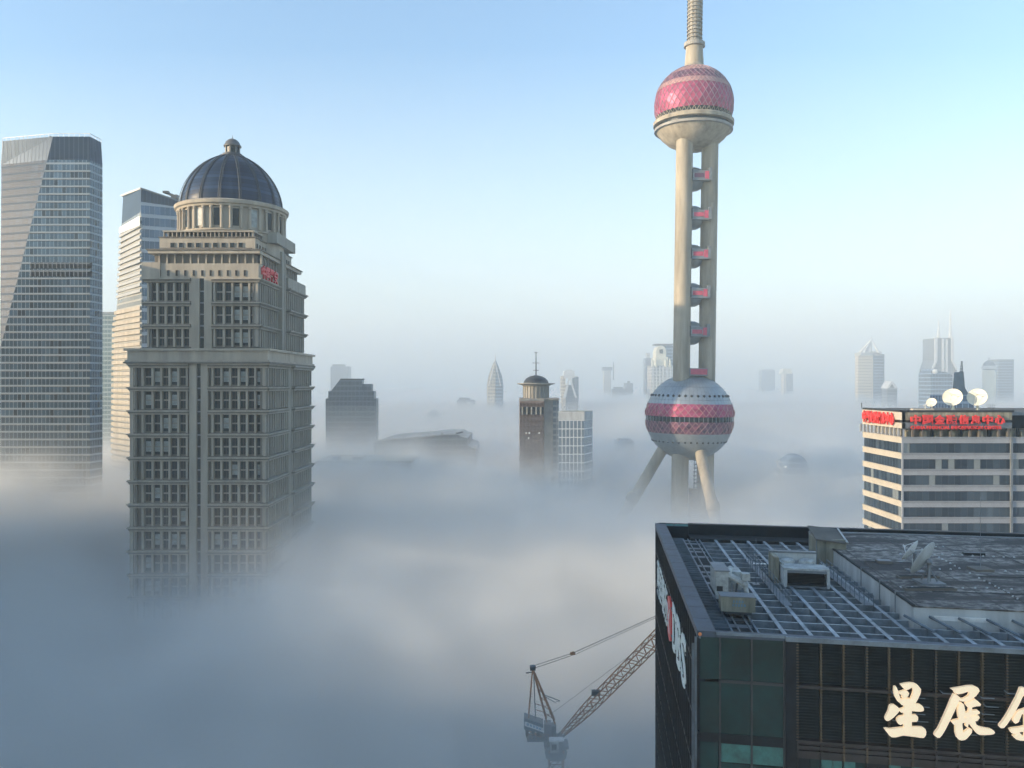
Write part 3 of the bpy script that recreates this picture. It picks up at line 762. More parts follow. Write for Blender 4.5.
# front
M = MB(); M.box(0, AR, .35, .8, 0, ZT-.45, 'dkclad', f); M.build('front_wall', near)
def zf(py, px=760): a = fa(px); return CAMZ-(py-HY)/F*Q(a, 0)[1]
zr = [ZT-.45, 84.85, 80.25]                             # storey beams
rows = [(84.98, ZT-.5), (80.4, 84.72)]
pa = [0.12, 2.68, 5.3]
pane = None
for z0, z1 in rows:
    for a0, a1 in ((-1.55, -.12), (pa[0], pa[1]-.1), (pa[1], pa[2]-.1)):
        M = MB()
        if a0 < 0: M.add([Q(-1.62, -.02, z0), Q(.0, .02, z0), Q(.0, .02, z1), Q(-1.62, -.02, z1)], [(0, 1, 2, 3)], 'tealglass')
        else: M.box(a0, a1, .05, .3, z0, z1, 'tealglass', f)
        M.build('glass_panel', near)
M = MB()
for a in (0, 2.6, 5.22): M.box(a-.06, a+.08, -.08, .34, 20, ZT-.45, 'dkmetal', f)
M.box(-.1, 5.3, -.05, .34, 84.72, 84.98, 'dkmetal', f); M.box(-.1, 5.3, -.05, .34, 79.6, 80.4, 'dkclad', f); M.box(-1.7, 0, .03, .34, 79.6, 80.4, 'dkclad', f)
M.box(5.3, 6.25, -.25, .34, 20, ZT-.45, 'dkclad', f); M.build('glazing_frame', near)
for k in range(9):
    z1 = 79.6-k*4.3
    for a0, a1 in ((pa[0], pa[1]-.1), (pa[1], pa[2]-.1)):
        M = MB(); M.box(a0, a1, .05, .3, z1-1.6, z1-.02, 'teallight', f); M.box(a0, a1, .06, .3, z1-4.28, z1-1.7, 'tealglass', f); M.build('glass_panel', near)
    M = MB(); M.box(-1.6, -.1, .06, .3, z1-4.2, z1, 'tealglass', f); M.build('glass_panel', near)
# louvred bays
edges = [6.25]+[fa(p) for p in (820.4, 843, 866, 888.5, 911.6, 935, 958, 981.5)]
while edges[-1] < AR-2.: edges.append(edges[-1]+1.79)
for z0, z1 in rows:
    z0 += .1
    for i in range(len(edges)-1):
        a0, a1 = edges[i], edges[i+1]
        if a0 > 30 and i % 2: continue
        if a0 > 30: a1 = edges[min(i+2, len(edges)-1)]
        M = MB(); M.box(a0+.05, a1-.05, .2, .345, z0, z1, 'dkclad', f)
        z = z0+.1
        while z < z1-.1:
            tilt = lambda s, t, zz, f=f: f(s, t, zz)
            M.add([Q(a0+.06, -.02, z), Q(a1-.06, -.02, z), Q(a1-.06, .19, z+.13), Q(a0+.06, .19, z+.13), Q(a0+.06, -.02, z+.03), Q(a1-.06, -.02, z+.03), Q(a1-.06, .19, z+.16), Q(a0+.06, .19, z+.16)],
                  [(0, 1, 2, 3), (4, 5, 6, 7), (0, 1, 5, 4), (2, 3, 7, 6), (0, 3, 7, 4), (1, 2, 6, 5)], 'louvre'); z += .24
        M.build('louvre_panel', near)
for i, a in enumerate(edges):
    M = MB(); w_ = .055
    M.box(a-w_, a+w_, -.22, .345, 80.3, ZT-.46, 'mull' if i % 3 else 'dkmetal', f)
    z = 80.4
    while z < ZT-.5 and a < 30: M.box(a-.1, a+.1, -.3, -.22, z, z+.08, 'mull', f); z += .24
    M.build('mullion', near)
M = MB(); M.box(6.25, AR, -.28, -.01, 84.75, 85.02, 'brownbeam', f)
for i in range(3): M.box(6.25, AR, -.3, .34, 80.2-i*.42, 80.45-i*.42, 'brownbeam', f)
M.box(6.25, AR, -.12, .34, 78.9, 80.1, 'brownbeam', f)
for a in edges: M.box(a-.07, a+.07, -.36, -.1, 79, 80.3, 'mull' if int(a) % 2 else 'brownbeam', f)
M.build('storey_band', near)
for k in range(3):
    z1 = 78.9-k*4.6
    for i in range(len(edges)-1):
        a0, a1 = edges[i], edges[i+1]
        if a0 > 30: break
        M = MB(); mm = 'teallight' if i not in (0, 3, 8) else 'dkclad'
        M.box(a0+.1, a0+(a1-a0)*.55, .05, .3, z1-1.7, z1-.03, mm, f); M.box(a0+(a1-a0)*.55+.05, a1-.06, .07, .3, z1-1.9, z1-.03, mm if i % 2 else 'tealglass', f)
        M.box(a0+.08, a1-.06, .08, .3, z1-4.5, z1-1.95, 'tealglass', f); M.build('window', near)
M = MB(); M.box(6.2, AR, -.1, .34, 40, 79, 'dkclad', lambda s, t, z: f(s, t*.2+.28, z)); M.build('lower_wall', near)
# roof edges
M = MB(); M.add([Q(AL-.15, .1, ZT), Q(-.3, .1, ZT-.02), Q(-.3, BD, ZT-.02), Q(AL-.15, BD, ZT), Q(AL-.15, .1, ZT-.6), Q(-.3, .1, ZT-.6), Q(-.3, BD, ZT-.6), Q(AL-.15, BD, ZT-.6)],
    [(0, 1, 2, 3), (4, 5, 6, 7), (0, 1, 5, 4), (2, 3, 7, 6), (0, 3, 7, 4), (1, 2, 6, 5)], 'coping')
for i in range(14): M.box(AL-.1, -.3, 3.9+i*3.9, 3.93+i*3.9, ZT, ZT+.012, 'dkmetal', f)
M.build('coping', near)
M = MB(); M.box(-.3, AR, -.12, .45, ZT-.45, ZT-.02, 'coping', f); M.box(-.3, 5.3, -.16, -.11, ZT-.22, ZT+.02, 'steel', f); M.box(5.3, AR, -.32, .3, ZT-.42, ZT-.03, 'steel', lambda s, t, z: f(s, t-.01, z)); M.build('front_edge', near)
M = MB(); M.box(-.3, 0, .45, BD-.6, ZG-1.9, ZT-.6, 'deck', f); M.build('inner_kerb', near)
zb0, zb1 = ZG, ZT
a1, _b = unproj(700, 536, ZG)
M = MB(); M.box(3.0, AR, BD-.7, BD-.1, ZG-2, ZT+.05, 'dkclad', f); M.box(3.0, AR, BD-.8, BD, ZT+.05, ZT+.18, 'dkmetal', f); M.box(3.0, AR, BD-4.2, BD-.72, ZG-.3, ZG+.1, 'deck', f); M.build('rear_parapet', near)
for a in (-1.2, .95):
    M = MB(); M.box(a, a+2.05, BD-.35, BD-.3, ZG+.1, ZT+.05, 'tealpale', f); M.box(a-.05, a+2.1, BD-.4, BD-.25, ZT+.05, ZT+.12, 'dkmetal', f); M.box(a-.08, a, BD-.4, BD-.25, ZG, ZT+.05, 'dkmetal', f); M.build('glass_parapet', near)
# sunken deck
M = MB(); M.box(-.3, AR-.5, .8, BD-.7, ZG-2.6, ZG-2.3, 'deck', f); M.build('deck', near)
# rungs beside the flank, walkway, grid
SB0, SA0 = 11.1, 19.2
M = MB()
b = 1.
while b < BD-3: M.box(0, 1.9, b, b+.1, ZG-.35, ZG, 'steel', f); b += 1.12
M.box(1.82, 1.98, .8, BD-4, ZG-.4, ZG+.03, 'steel', f); M.box(4.12, 4.28, .8, BD-4, ZG-.4, ZG+.03, 'steel', f); M.box(2.5, 2.62, .8, BD-4, ZG-.1, ZG+.06, 'grey', f); M.box(3.6, 3.72, .8, BD-4, ZG-.1, ZG+.06, 'grey', f)
b = 1.
while b < BD-4: M.box(2., 4.1, b, b+1.02, ZG-.3, ZG-.22, 'deck' if int(b*7) % 3 else 'grey', f); b += 1.12
M.build('service_track', near)
M = MB(); a = 4.2
while a < AR-1:
    bmax = BD-4.2 if a < SA0-.3 else SB0-.15
    if a > 4.3: M.box(a-.16, a+.16, .8, bmax, ZG-.85, ZG+.03, 'steel', f); M.box(a-.19, a+.19, .8, bmax, ZG+.03, ZG+.05, 'steellight', f)
    a += 2.25
M.build('grid_beams', near)
M = MB(); b = 1.7
while b < BD-4.3:
    M.box(4.28, (SA0-.1) if b > SB0-.3 else AR-1, b-.06, b+.06, ZG-.85, ZG, 'beamface', f); M.box(4.28, (SA0-.1) if b > SB0-.3 else AR-1, b-.12, b+.12, ZG, ZG+.025, 'steellight', f); b += 2.6
M.build('cross_beams', near)
# raised concrete slab roof
ZS = 89.2
M = MB(); M.box(SA0, AR-1, SB0, BD-4.6, ZG-1.9, ZS-.12, 'parawhite', f); M.box(SA0+1.8, SA0+6.5, SB0-.06, SB0, ZS-1.25, ZS-.85, 'white', f); sb = M.build('raised_roof_wall', near)
M = MB(); M.box(SA0-.08, AR-.9, SB0-.08, BD-4.5, ZS-.12, ZS, M_['weathered'], f); M.build('raised_roof', near)
M = MB(); M.box(SA0-.12, SA0+.15, SB0, BD-8, ZS, ZS+.1, 'deck', f); M.box(SA0, AR-1, BD-5.2, BD-4.7, ZS, ZS+.15, 'grey', f); M.build('roof_kerb', near)
# pipes on the slab's wall
M = MB()
for b in (15.2, 19.8, 26): 
    M.tube(Q(SA0-.25, b, ZG-1.5), Q(SA0-.25, b, ZS+.35), .06, 'grey', n=6); M.tube(Q(SA0-.25, b, ZS+.35), Q(SA0+.6, b, ZS+.35), .06, 'grey', n=6)
M.build('vent_pipes', near)
for px in (921, 945, 972, 998, 1022):                      # raking braces under the slab
    a, b = unproj(px, 628, ZG); M = MB(); M.tube(Q(a-1.0, SB0+.05, ZG+.75), Q(a+.6, SB0-2.8, ZG+.1), .13, 'steel', n=6); M.build('brace', near)
# clutter under and over the grid
M = MB()
for a, b0_, b1_, zz, r_ in ((5.2, 3, 50, ZG-1.6, .22), (9.6, 6, 46, ZG-1.9, .3), (13.9, 4, 22, ZG-1.5, .16), (17.3, 12, 48, ZG-1.7, .24)):
    M.tube(Q(a, b0_, zz), Q(a, b1_, zz), r_, 'grey', n=8)
for b, a0_, a1_, zz, r_ in ((7.4, 4.5, 40, ZG-1.4, .15), (29, 4.5, 18.6, ZG-1.4, .2), (40.5, 4.5, 18.6, ZG-1.8, .28)):
    M.tube(Q(a0_, b, zz), Q(a1_, b, zz), r_, 'tank', n=8)
M.build('pipework', near)
M = MB()
for a, b, w_, d_, h_, mm in ((6.8, 41, 1.5, 1.2, 1.5, 'grey'), (12.6, 44, 2.2, 1.3, 1.2, 'tank'), (15.2, 30, 1.1, 1.1, 1.3, 'grey'), (6.1, 31.5, 1., 1.6, 1.1, 'tank'), (11, 18.5, 1.3, .8, .9, 'grey'), (16.8, 8, 1.2, 1.0, 1.0, 'grey')):
    M.box(a, a+w_, b, b+d_, ZG-2.3, ZG-2.3+h_, mm, f)
M.build('plant_box', near)
for pts in (((20.2, 12.2), (20.6, 30.5), (27.5, 31), (28, 46)), ((23, 17), (38, 17.6), (38.6, 40)), ((30, 13), (30.6, 25), (44, 25.5))):
    M = MB()
    for p_, q_ in zip(pts, pts[1:]): M.tube(Q(p_[0], p_[1], ZS+.08), Q(q_[0], q_[1], ZS+.08), .045, 'dkmetal', n=5)
    M.build('conduit', near)
for k_, (a, b, w_, d_, mm) in enumerate(((22, 30, 1.6, 1.1, 'stone_dk'), (34, 37, 2.4, .5, 'deck'), (41, 21, 1.4, 1.4, 'stone_dk'))):
    M = MB(); M.box(a, a+w_, b, b+d_, ZS, ZS+.28, mm, f); M.box(a+.1, a+w_-.1, b+.1, b+d_-.1, ZS+.28, ZS+.34, 'grey', f); M.build('roof_hatch', near)
# front characters ---------------------------------------------------------
sign = thing('x', '', '', Q(20, -1, 83)); 
STAR = [[(138,115),(150,112),(165,140),(178,185),(195,232),(165,218),(145,185),(136,150)],
 [(180,100),(215,92),(250,88),(280,93),(300,104),(322,132),(319,160),(300,200),(280,236),(230,236),(250,200),(265,165),(270,140),(262,118),(240,132),(215,140),(200,125)],
 [(170,152),(190,146),(210,140),(232,147),(240,158),(235,178),(214,196),(190,190),(196,172),(180,168)],
 [(160,210),(200,200),(240,195),(270,205),(275,238),(235,240),(190,240)],
 [(110,243),(125,237),(142,239),(172,262),(176,275),(168,290),(135,325),(100,348),(84,348),(76,335),(78,322),(85,308),(97,285),(104,262)],
 [(176,270),(200,262),(255,240),(290,233),(315,236),(335,250),(342,268),(338,281),(320,285),(300,285),(250,280),(215,290),(185,292)],
 [(206,235),(258,238),(259,400),(205,400)],
 [(155,345),(160,332),(175,318),(215,312),(290,308),(301,320),(302,340),(292,355),(240,355),(200,368),(180,376),(166,368)],
 [(70,402),(85,399),(112,404),(170,397),(230,392),(300,390),(332,392),(352,405),(358,425),(354,448),(340,465),(310,463),(280,457),(200,448),(150,460),(122,460),(105,448)]]
ZHAN = [[(525,130),(560,124),(600,118),(640,110),(680,109),(715,125),(722,145),(700,175),(680,192),(660,205),(630,218),(592,214),(578,200),(615,196),(645,178),(655,152),(635,150),(610,160),(575,166),(552,160),(545,142)],
 [(545,165),(570,172),(590,190),(580,222),(560,262),(520,345),(490,405),(468,442),(450,463),(432,463),(412,447),(414,434),(440,400),(470,335),(500,268),(525,205)],
 [(622,232),(640,220),(675,206),(692,200),(712,215),(732,235),(726,247),(700,248),(665,258),(640,256)],
 [(585,226),(600,224),(615,236),(620,262),(625,288),(620,320),(610,345),(588,345),(576,320),(572,280),(578,248)],
 [(612,300),(640,288),(680,278),(710,276),(724,288),(722,300),(700,306),(660,312),(625,325)],
 [(528,355),(545,345),(600,333),(650,320),(700,310),(718,315),(722,328),(705,350),(670,352),(630,358),(590,368),(548,376)],
 [(560,365),(603,360),(606,395),(608,428),(630,415),(652,398),(672,408),(668,430),(640,464),(622,478),(600,482),(580,476),(565,462),(556,430),(556,395)],
 [(655,235),(672,238),(668,290),(655,335),(640,395),(626,385),(632,330),(645,285)],
 [(640,325),(670,335),(692,350),(700,375),(720,388),(750,396),(800,405),(818,415),(828,428),(815,440),(795,443),(750,445),(718,443),(700,432),(685,412),(660,380),(628,345)]]
YIN = [[(1000,122),(1022,120),(1045,130),(1038,150),(1010,195),(990,240),(962,290),(935,335),(905,378),(888,396),(868,398),(855,388),(858,375),(880,350),(910,305),(945,240),(975,185)],
 [(1030,150),(1055,165),(1090,205),(1120,228),(1150,240),(1140,262),(1105,262),(1070,240),(1040,205)],
 [(950,350),(955,325),(975,292),(1000,275),(1040,266),(1090,262),(1095,285),(1060,296),(1010,302),(1000,330),(985,360),(965,368)],
 [(925,405),(945,398),(1000,392),(1050,380),(1095,380),(1098,405),(1050,416),(1000,425),(965,440),(940,432)],
 [(948,452),(970,440),(1000,452),(1050,455),(1115,440),(1120,468),(1060,482),(1000,483),(970,474)],
 [(1028,265),(1058,262),(1060,460),(1030,462)],
 [(968,432),(990,425),(1012,445),(1000,462),(982,455)]]
bpy.data.objects.remove(sign)
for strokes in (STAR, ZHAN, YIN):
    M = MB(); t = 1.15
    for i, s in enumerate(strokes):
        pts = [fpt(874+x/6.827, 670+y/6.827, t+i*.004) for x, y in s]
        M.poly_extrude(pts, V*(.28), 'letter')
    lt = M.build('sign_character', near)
    bm_ = MB(); xs = [x for s in strokes for x, _ in s]
    for (x, y) in ((min(xs)+60, 160), (min(xs)+60, 345), (max(xs)-90, 190), (max(xs)-90, 300), (max(xs)-60, 250), (max(xs)-70, 350), ((min(xs)+max(xs))/2, 440)):
        p = Vector(fpt(874+x/6.827, 670+y/6.827, .75)); bm_.tube(p, p+V*.6, .05, 'steel', n=5); bm_.tube(p-U*.0, p+U*.9, .04, 'steel', n=5)
    bm_.build('sign_bracket', lt)
# flank characters: four white characters, red emblem, three large white letters (reads from the far end)
def flank_text(ch, b0, b1, z0, z1, m, nm, thick=.1):
    text_mesh(ch, nm, near, Q(AL-.2, b0, z0), -V, (0, 0, 1), b0-b1, z1-z0, thick, m, .018)
for i, ch in enumerate('星展银行'): flank_text(ch, 49-i*4.6, 49-i*4.6-3.9, 80.0, 84.8, 'letterwhite', 'flank_letter')
M = MB()                                              # red emblem with a pale four-point cut
cb = Vector(Q(AL-.3, 27.6, 82.3)); pts = []
for k in range(16):
    a = 2*math.pi*k/16; r = 2.75 if k % 4 == 2 else (2.4 if k % 2 == 0 else 2.5)
    pts.append(cb-V*(r*math.cos(a))+Vector((0, 0, r*math.sin(a)*1.05)))
M.poly_extrude(pts, U*.25, 'redlit')
for k in range(4):
    a = math.pi/4+k*math.pi/2; d = -V*math.cos(a)+Vector((0, 0, math.sin(a))); e = -V*math.sin(a)-Vector((0, 0, math.cos(a)))
    M.poly_extrude([cb+e*.16-U*.02*(k+1), cb+d*2.0-U*.02*(k+1), cb-e*.16-U*.02*(k+1)], U*(-.06), 'letterwhite')
M.build('flank_emblem', near, label='red emblem on the flank')
for i, ch in enumerate('DBS'): flank_text(ch, 23.7-i*5.0, 23.7-i*5.0-4.5, 80.1, 85.3, 'letterwhite', 'flank_letter')
M = MB(); M.box(AL-.25, AL, 8.5, 50.2, 80.9, 81.05, 'dkmetal', f); M.box(AL-.25, AL, 8.5, 50.2, 84.0, 84.15, 'dkmetal', f); M.build('letter_rail', near)
M = MB(); M.sphere(Q(AL+.05, -.1, ZT-.25), .16, mat('amber_cover', (.75, .25, .08), .4), 10, 8); M.tube(Q(AL+.05, -.1, ZT-.6), Q(AL+.05, -.1, ZT-.2), .07, 'grey'); M.build('corner_lamp', near)

# ---------------------------------------------------------------- things standing on that roof
def rbox(M, a0, a1, b0, b1, z0, z1, m): M.box(a0, a1, b0, b1, z0, z1, m, Q)
bmu = thing('roof_cleaning_machine', 'pale window cleaning machine with beige counterweight box parked on the roof track', 'roof machine', Q(3.2, 15, ZG+.06))
M = MB(); rbox(M, 1.9, 4.4, 10.2, 19.6, ZG+.3, ZG+.55, 'dkmetal')
for b in (10.8, 14, 18.8):
    for a in (2.56, 3.66): M.tube(Q(a-.12, b, ZG+.2), Q(a+.12, b, ZG+.2), .2, 'grey', n=12)
M.build('chassis', bmu)
M = MB(); rbox(M, 1.55, 4.75, 10.2, 11.9, ZG+.55, ZG+1.95, 'tank'); rbox(M, 1.5, 4.8, 10.15, 11.95, ZG+1.95, ZG+2.03, 'grey'); cw = M.build('counterweight_box', bmu)
M = MB()
random.seed(3)
for r_, z in enumerate((ZG+1.45, ZG+1.1)):
    n_ = 4 if r_ == 0 else 5
    for i in range(n_):
        a = 2.65+i*.27-.05*r_
        rbox(M, a, a+.17, 10.17, 10.2, z, z+.05, 'blue'); rbox(M, a+.02, a+.06, 10.17, 10.2, z+.07, z+.24, 'blue'); rbox(M, a+.1, a+.16, 10.17, 10.2, z+.1, z+.2, 'blue')
M.build('blue_marking', cw)
M = MB()
rbox(M, 1.7, 3.0, 15.2, 19.2, ZG+.9, ZG+3.3, 'machine'); rbox(M, 3.0, 4.6, 17.2, 19.2, ZG+1.0, ZG+2.9, 'machine')
rbox(M, 1.6, 3.1, 15.1, 19.3, ZG+3.3, ZG+3.4, 'grey'); rbox(M, 1.7, 4.5, 14.8, 15.6, ZG+.55, ZG+.95, 'machine'); rbox(M, 1.8, 2.4, 15.12, 15.2, ZG+1.3, ZG+1.8, 'dkmetal')
M.build('cabinet', bmu)
M = MB()
M.tube(Q(3.0, 15.6, ZG+2.9), Q(4.5, 14.8, ZG+2.2), .32, 'machine', .28, 10); M.tube(Q(4.5, 14.8, ZG+2.2), Q(4.8, 14.6, ZG+1.1), .28, 'machine', .2, 10)
M.tube(Q(3.0, 15.6, ZG+2.9), Q(3.5, 17.4, ZG+3.2), .3, 'machine', n=10); M.sphere(Q(4.5, 14.8, ZG+2.2), .38, 'machine', 12, 8); rbox(M, 4.2, 5.0, 14.5, 15.2, ZG+2.6, ZG+3.3, 'machine')
M.tube(Q(3.3, 15, ZG+.9), Q(3.3, 15, ZG+2.2), .1, 'grey'); M.tube(Q(3.6, 15, ZG+.9), Q(3.9, 15.3, ZG+2.3), .1, 'dkmetal'); M.tube(Q(3.1, 14.9, ZG+1.1), Q(4.2, 14.9, ZG+1.2), .18, 'dkmetal')
M.build('folded_arm', bmu)
# louvred air handlers
a0, b0 = unproj(784, 587, ZG)[0], unproj(784, 587, ZG)[1]
ahu = thing('air_handler', 'low air handling box with wide black intake, the front one of two', 'air handler', Q(a0+2.5, b0+1.2, ZG))
M = MB(); w_ = unproj(829, 588, ZG)[0]-a0
rbox(M, a0, a0+.35, b0, b0+2.6, ZG, ZG+1.9, 'parawhite'); rbox(M, a0+w_-.3, a0+w_, b0, b0+2.6, ZG, ZG+1.9, 'parawhite'); rbox(M, a0, a0+w_, b0, b0+2.6, ZG+1.9, ZG+2.1, 'machine'); rbox(M, a0+.35, a0+w_-.3, b0+1.2, b0+2.6, ZG, ZG+1.9, 'dkclad'); rbox(M, a0+.35, a0+w_-.3, b0, b0+1.2, ZG, ZG+.12, 'grey'); rbox(M, a0+.35, a0+w_-.3, b0, b0+1.2, ZG+1.6, ZG+1.9, 'grey')
M.build('casing', ahu)
M = MB()
blackm = mat('intake_black', (.008, .008, .01), .8)
for i in range(9): rbox(M, a0+.35, a0+w_-.3, b0+.5+(i % 2)*.0, b0+.62, ZG+.15+i*.16, ZG+.2+i*.16, blackm)
M.build('intake_louvres', ahu)
a2, b2 = unproj(774.5, 583, ZG)
ahu2 = thing('air_handler', 'taller pale air handling box with rounded duct tops, behind the black intake', 'air handler', Q(a2+2.5, b2+2, ZG))
M = MB(); rbox(M, a2, a2+.5, b2, b2+3.4, ZG, ZG+2.9, 'tank'); rbox(M, a2+.5, a2+5.2, b2+2.9, b2+3.4, ZG, ZG+2.9, 'parawhite'); rbox(M, a2, a2+5.2, b2+2.8, b2+3.6, ZG+2.9, ZG+3.1, 'grey'); rbox(M, a2+.8, a2+1.0, b2-.0, b2+2.8, ZG, ZG+2.3, 'machine'); M.build('casing', ahu2)
M = MB()
for k in range(2):
    c_ = Q(a2+1.8+k*2.1, b2+1.9, 0)
    M.lathe([(.9, ZG+.1), (.9, ZG+2.0), (.75, ZG+2.35), (.3, ZG+2.5)], c_[0], c_[1], 18, 'machine')
M.build('duct', ahu2, smooth=True)
# stair housing
a3, b3 = unproj(816, 562, ZG); a4 = unproj(842, 560, ZG)[0]
sh = thing('stair_housing', 'stained concrete stair housing with sloping lid beside the raised roof', 'stair housing', Q(a3+1.5, b3+2, ZG))
M = MB(); rbox(M, a3, a4, b3, b3+3.6, ZG-1.5, ZG+2.9, 'tank'); rbox(M, a3-.02, a3+.1, b3-.1, b3, ZG-1, ZG+2.9, 'grey'); M.build('wall', sh)
M = MB(); M.add([Q(a3-.12, b3-.4, ZG+2.80), Q(a4+.1, b3-.4, ZG+2.40), Q(a4+.1, b3+3.8, ZG+3.40), Q(a3-.12, b3+3.8, ZG+3.80), Q(a3-.12, b3-.4, ZG+3.00), Q(a4+.1, b3-.4, ZG+2.60), Q(a4+.1, b3+3.8, ZG+3.60), Q(a3-.12, b3+3.8, ZG+4.00)],
    [(0, 1, 2, 3), (4, 5, 6, 7), (0, 1, 5, 4), (2, 3, 7, 6), (0, 3, 7, 4), (1, 2, 6, 5)], 'stone_dk')
M.add([Q(a4-.1, b3-.45, ZG+2.64), Q(a4+.14, b3-.45, ZG+2.60), Q(a4+.14, b3+3.9, ZG+3.60), Q(a4-.1, b3+3.9, ZG+3.70), Q(a4-.1, b3-.45, ZG+2.74), Q(a4+.14, b3-.45, ZG+2.70), Q(a4+.14, b3+3.9, ZG+3.70), Q(a4-.1, b3+3.9, ZG+3.80)],
    [(0, 1, 2, 3), (4, 5, 6, 7), (0, 1, 5, 4), (2, 3, 7, 6), (0, 3, 7, 4), (1, 2, 6, 5)], 'parawhite')
M.build('lid', sh)
# railings
def railing(p, q, lab, n_=10, h=1.05, gap=.9):
    M = MB(); (a0, b0), (a1, b1) = p, q
    for off in (0, gap):
        for hh in (h, h*.55): M.tube(Q(a0+off, b0, ZG+hh), Q(a1+off, b1, ZG+hh), .035, 'steel', n=5)
        for i in range(n_+1):
            t = i/n_; M.tube(Q(a0+(a1-a0)*t+off, b0+(b1-b0)*t, ZG), Q(a0+(a1-a0)*t+off, b0+(b1-b0)*t, ZG+h), .035, 'steel', n=5)
    rbox(M, a0, a0+gap, b0, b1, ZG+.03, ZG+.08, 'grey'); tag(M.build('railing'), lab, 'railing')
railing((8.4, 15.5), (8.4, 37), 'double steel walkway railing left of the black intake box', 14)
railing((16.6, 17), (16.6, 34.5), 'double steel walkway railing leading up to the stair housing', 11)
M = MB(); p = Q(*unproj(756, 585, ZG)); M.tube((p[0], p[1], ZG), (p[0], p[1], ZG+5.2), .05, 'steel', .03, 6); M.tube((p[0], p[1], ZG+3.6), (p[0]+1.3, p[1]+1, ZG), .03, 'steel', n=5); M.tube((p[0], p[1], ZG+3.6), (p[0]-1.0, p[1]+1, ZG), .03, 'steel', n=5)
M.box(p[0]-.35, p[0]+.35, p[1]-.35, p[1]+.35, ZG, ZG+.12, 'grey'); tag(M.build('aerial_pole'), 'thin grey stayed aerial pole standing on the roof grid', 'aerial')
aa, bb = unproj(756, 566, ZG); M = MB(); rbox(M, aa-.5, aa+1.2, bb-.2, bb+.5, ZG+.03, ZG+.3, 'white'); rbox(M, aa-.4, aa+1.1, bb-.22, bb-.2, ZG+.08, ZG+.24, 'grey'); tag(M.build('cable_tray_box'), 'small white box on the roof grid beside the cleaning machine', 'box')
# dishes and mast on the slab
def slab(px, py): a, b = unproj(px, py, ZS); return Vector(Q(a, b, ZS))
def dish_mesh(M, c, n, r, depth, m, nr=6, na=28):
    n = Vector(n).normalized(); u = n.orthogonal().normalized(); w = n.cross(u); vs = [Vector(c)]; fs = []
    for j in range(1, nr+1):
        rr = r*j/nr
        for i in range(na):
            a = 2*math.pi*i/na; vs.append(Vector(c)+u*rr*math.cos(a)+w*rr*math.sin(a)+n*depth*(j/nr)**2)
    for i in range(na): fs.append((0, 1+i, 1+(i+1) % na))
    for j in range(1, nr):
        for i in range(na):
            a = 1+(j-1)*na+i; b_ = 1+(j-1)*na+(i+1) % na; fs.append((a, a+na, b_+na, b_))
    k = len(vs); vs2 = [v-n*.05 for v in vs]; fs2 = [tuple(x+k for x in reversed(f_)) for f_ in fs]
    rim = [(1+(nr-1)*na+i, 1+(nr-1)*na+(i+1) % na, k+1+(nr-1)*na+(i+1) % na, k+1+(nr-1)*na+i) for i in range(na)]
    M.add(vs+vs2, fs+fs2+rim, m)
def dish(base, h, n, r, depth, lab, m='white', leg='grey', group=None, nm='satellite_dish'):
    base = Vector(base); t = thing(nm, lab, 'satellite dish', base, group); n = Vector(n).normalized(); c = base+Vector((0, 0, h))
    M = MB(); dish_mesh(M, c+n*.3, n, r, depth, m); M.build('reflector', t, smooth=True)
    M = MB(); fc = c+n*(depth+r*.75); u = n.orthogonal().normalized(); w = n.cross(u)
    for k in range(3):
        a = 2*math.pi*k/3+.5; M.tube(c+n*(depth+.3)+(u*math.cos(a)+w*math.sin(a))*r*.96, fc, r*.022, m, n=5)
    M.tube(fc-n*r*.12, fc+n*r*.1, r*.07, m, n=8); M.build('feed', t)
    M = MB(); M.tube(base, c, r*.09, leg, n=8); M.sphere(c, r*.17, leg, 10, 6)
    for k in range(3):
        a = 2*math.pi*k/3; M.tube(base+Vector((math.cos(a)*r*.5, math.sin(a)*r*.5, 0)), base+Vector((0, 0, h*.75)), r*.05, leg, n=5)
    M.box(base.x-r*.6, base.x+r*.6, base.y-r*.6, base.y+r*.6, base.z, base.z+r*.1, leg); M.tube(c-u*r*.3, c+n*.25, r*.06, leg, n=5); M.build('stand', t)
    return t
dish(slab(929, 583), 2.2, (-.6, .65, .48), 2.0, .45, 'larger grey satellite dish tilted up on the weathered concrete roof slab', 'parawhite')
dish(slab(915, 571), 1.9, (-.62, .56, .54), 1.35, .35, 'smaller white satellite dish just behind the larger one on the concrete slab', 'white')
M = MB(); p = slab(980.5, 570); p2 = Vector((p.x, p.y, 0)); M.box(p.x-1, p.x+1, p.y-1, p.y+1, ZS, ZS+.25, 'stone_dk'); M.tube((p.x, p.y, ZS+.2), (p.x, p.y, ZS+8.2), .035, 'grey', .015, 6)
tag(M.build('lightning_rod'), 'thin lightning rod on a concrete block on the roof slab', 'lightning rod')
for px, py, w_, lab in ((918, 578, 2.2, 'low dark concrete block behind the larger dish on the roof slab'), (930, 590, 2.6, 'low dark concrete block in front of the larger dish on the roof slab')):
    p = slab(px, py); M = MB(); M.box(p.x-w_, p.x+w_, p.y-.3, p.y+.3, ZS, ZS+.22, 'stone_dk'); M.box(p.x-w_*.9, p.x+w_*.9, p.y-.2, p.y+.2, ZS+.22, ZS+.26, 'deck'); tag(M.build('plinth_block'), lab, 'block')
dots = [(350,130),(405,130),(170,118),(195,125),(245,150),(80,185),(340,195),(400,188),(477,192),(553,194),(632,200),(712,203),(790,206),(868,209),(948,212),(375,212),(400,226),(430,240),(460,257),(495,277),(530,296),(380,302),(463,303),(610,333),(680,370),(720,391),(762,411),(806,434),(833,448),(868,465),(905,487),(940,511),(975,530),(465,448),(557,447),(650,446),(740,446),(930,455),(882,318),(970,320),(80,440),(170,440)]
d0 = None
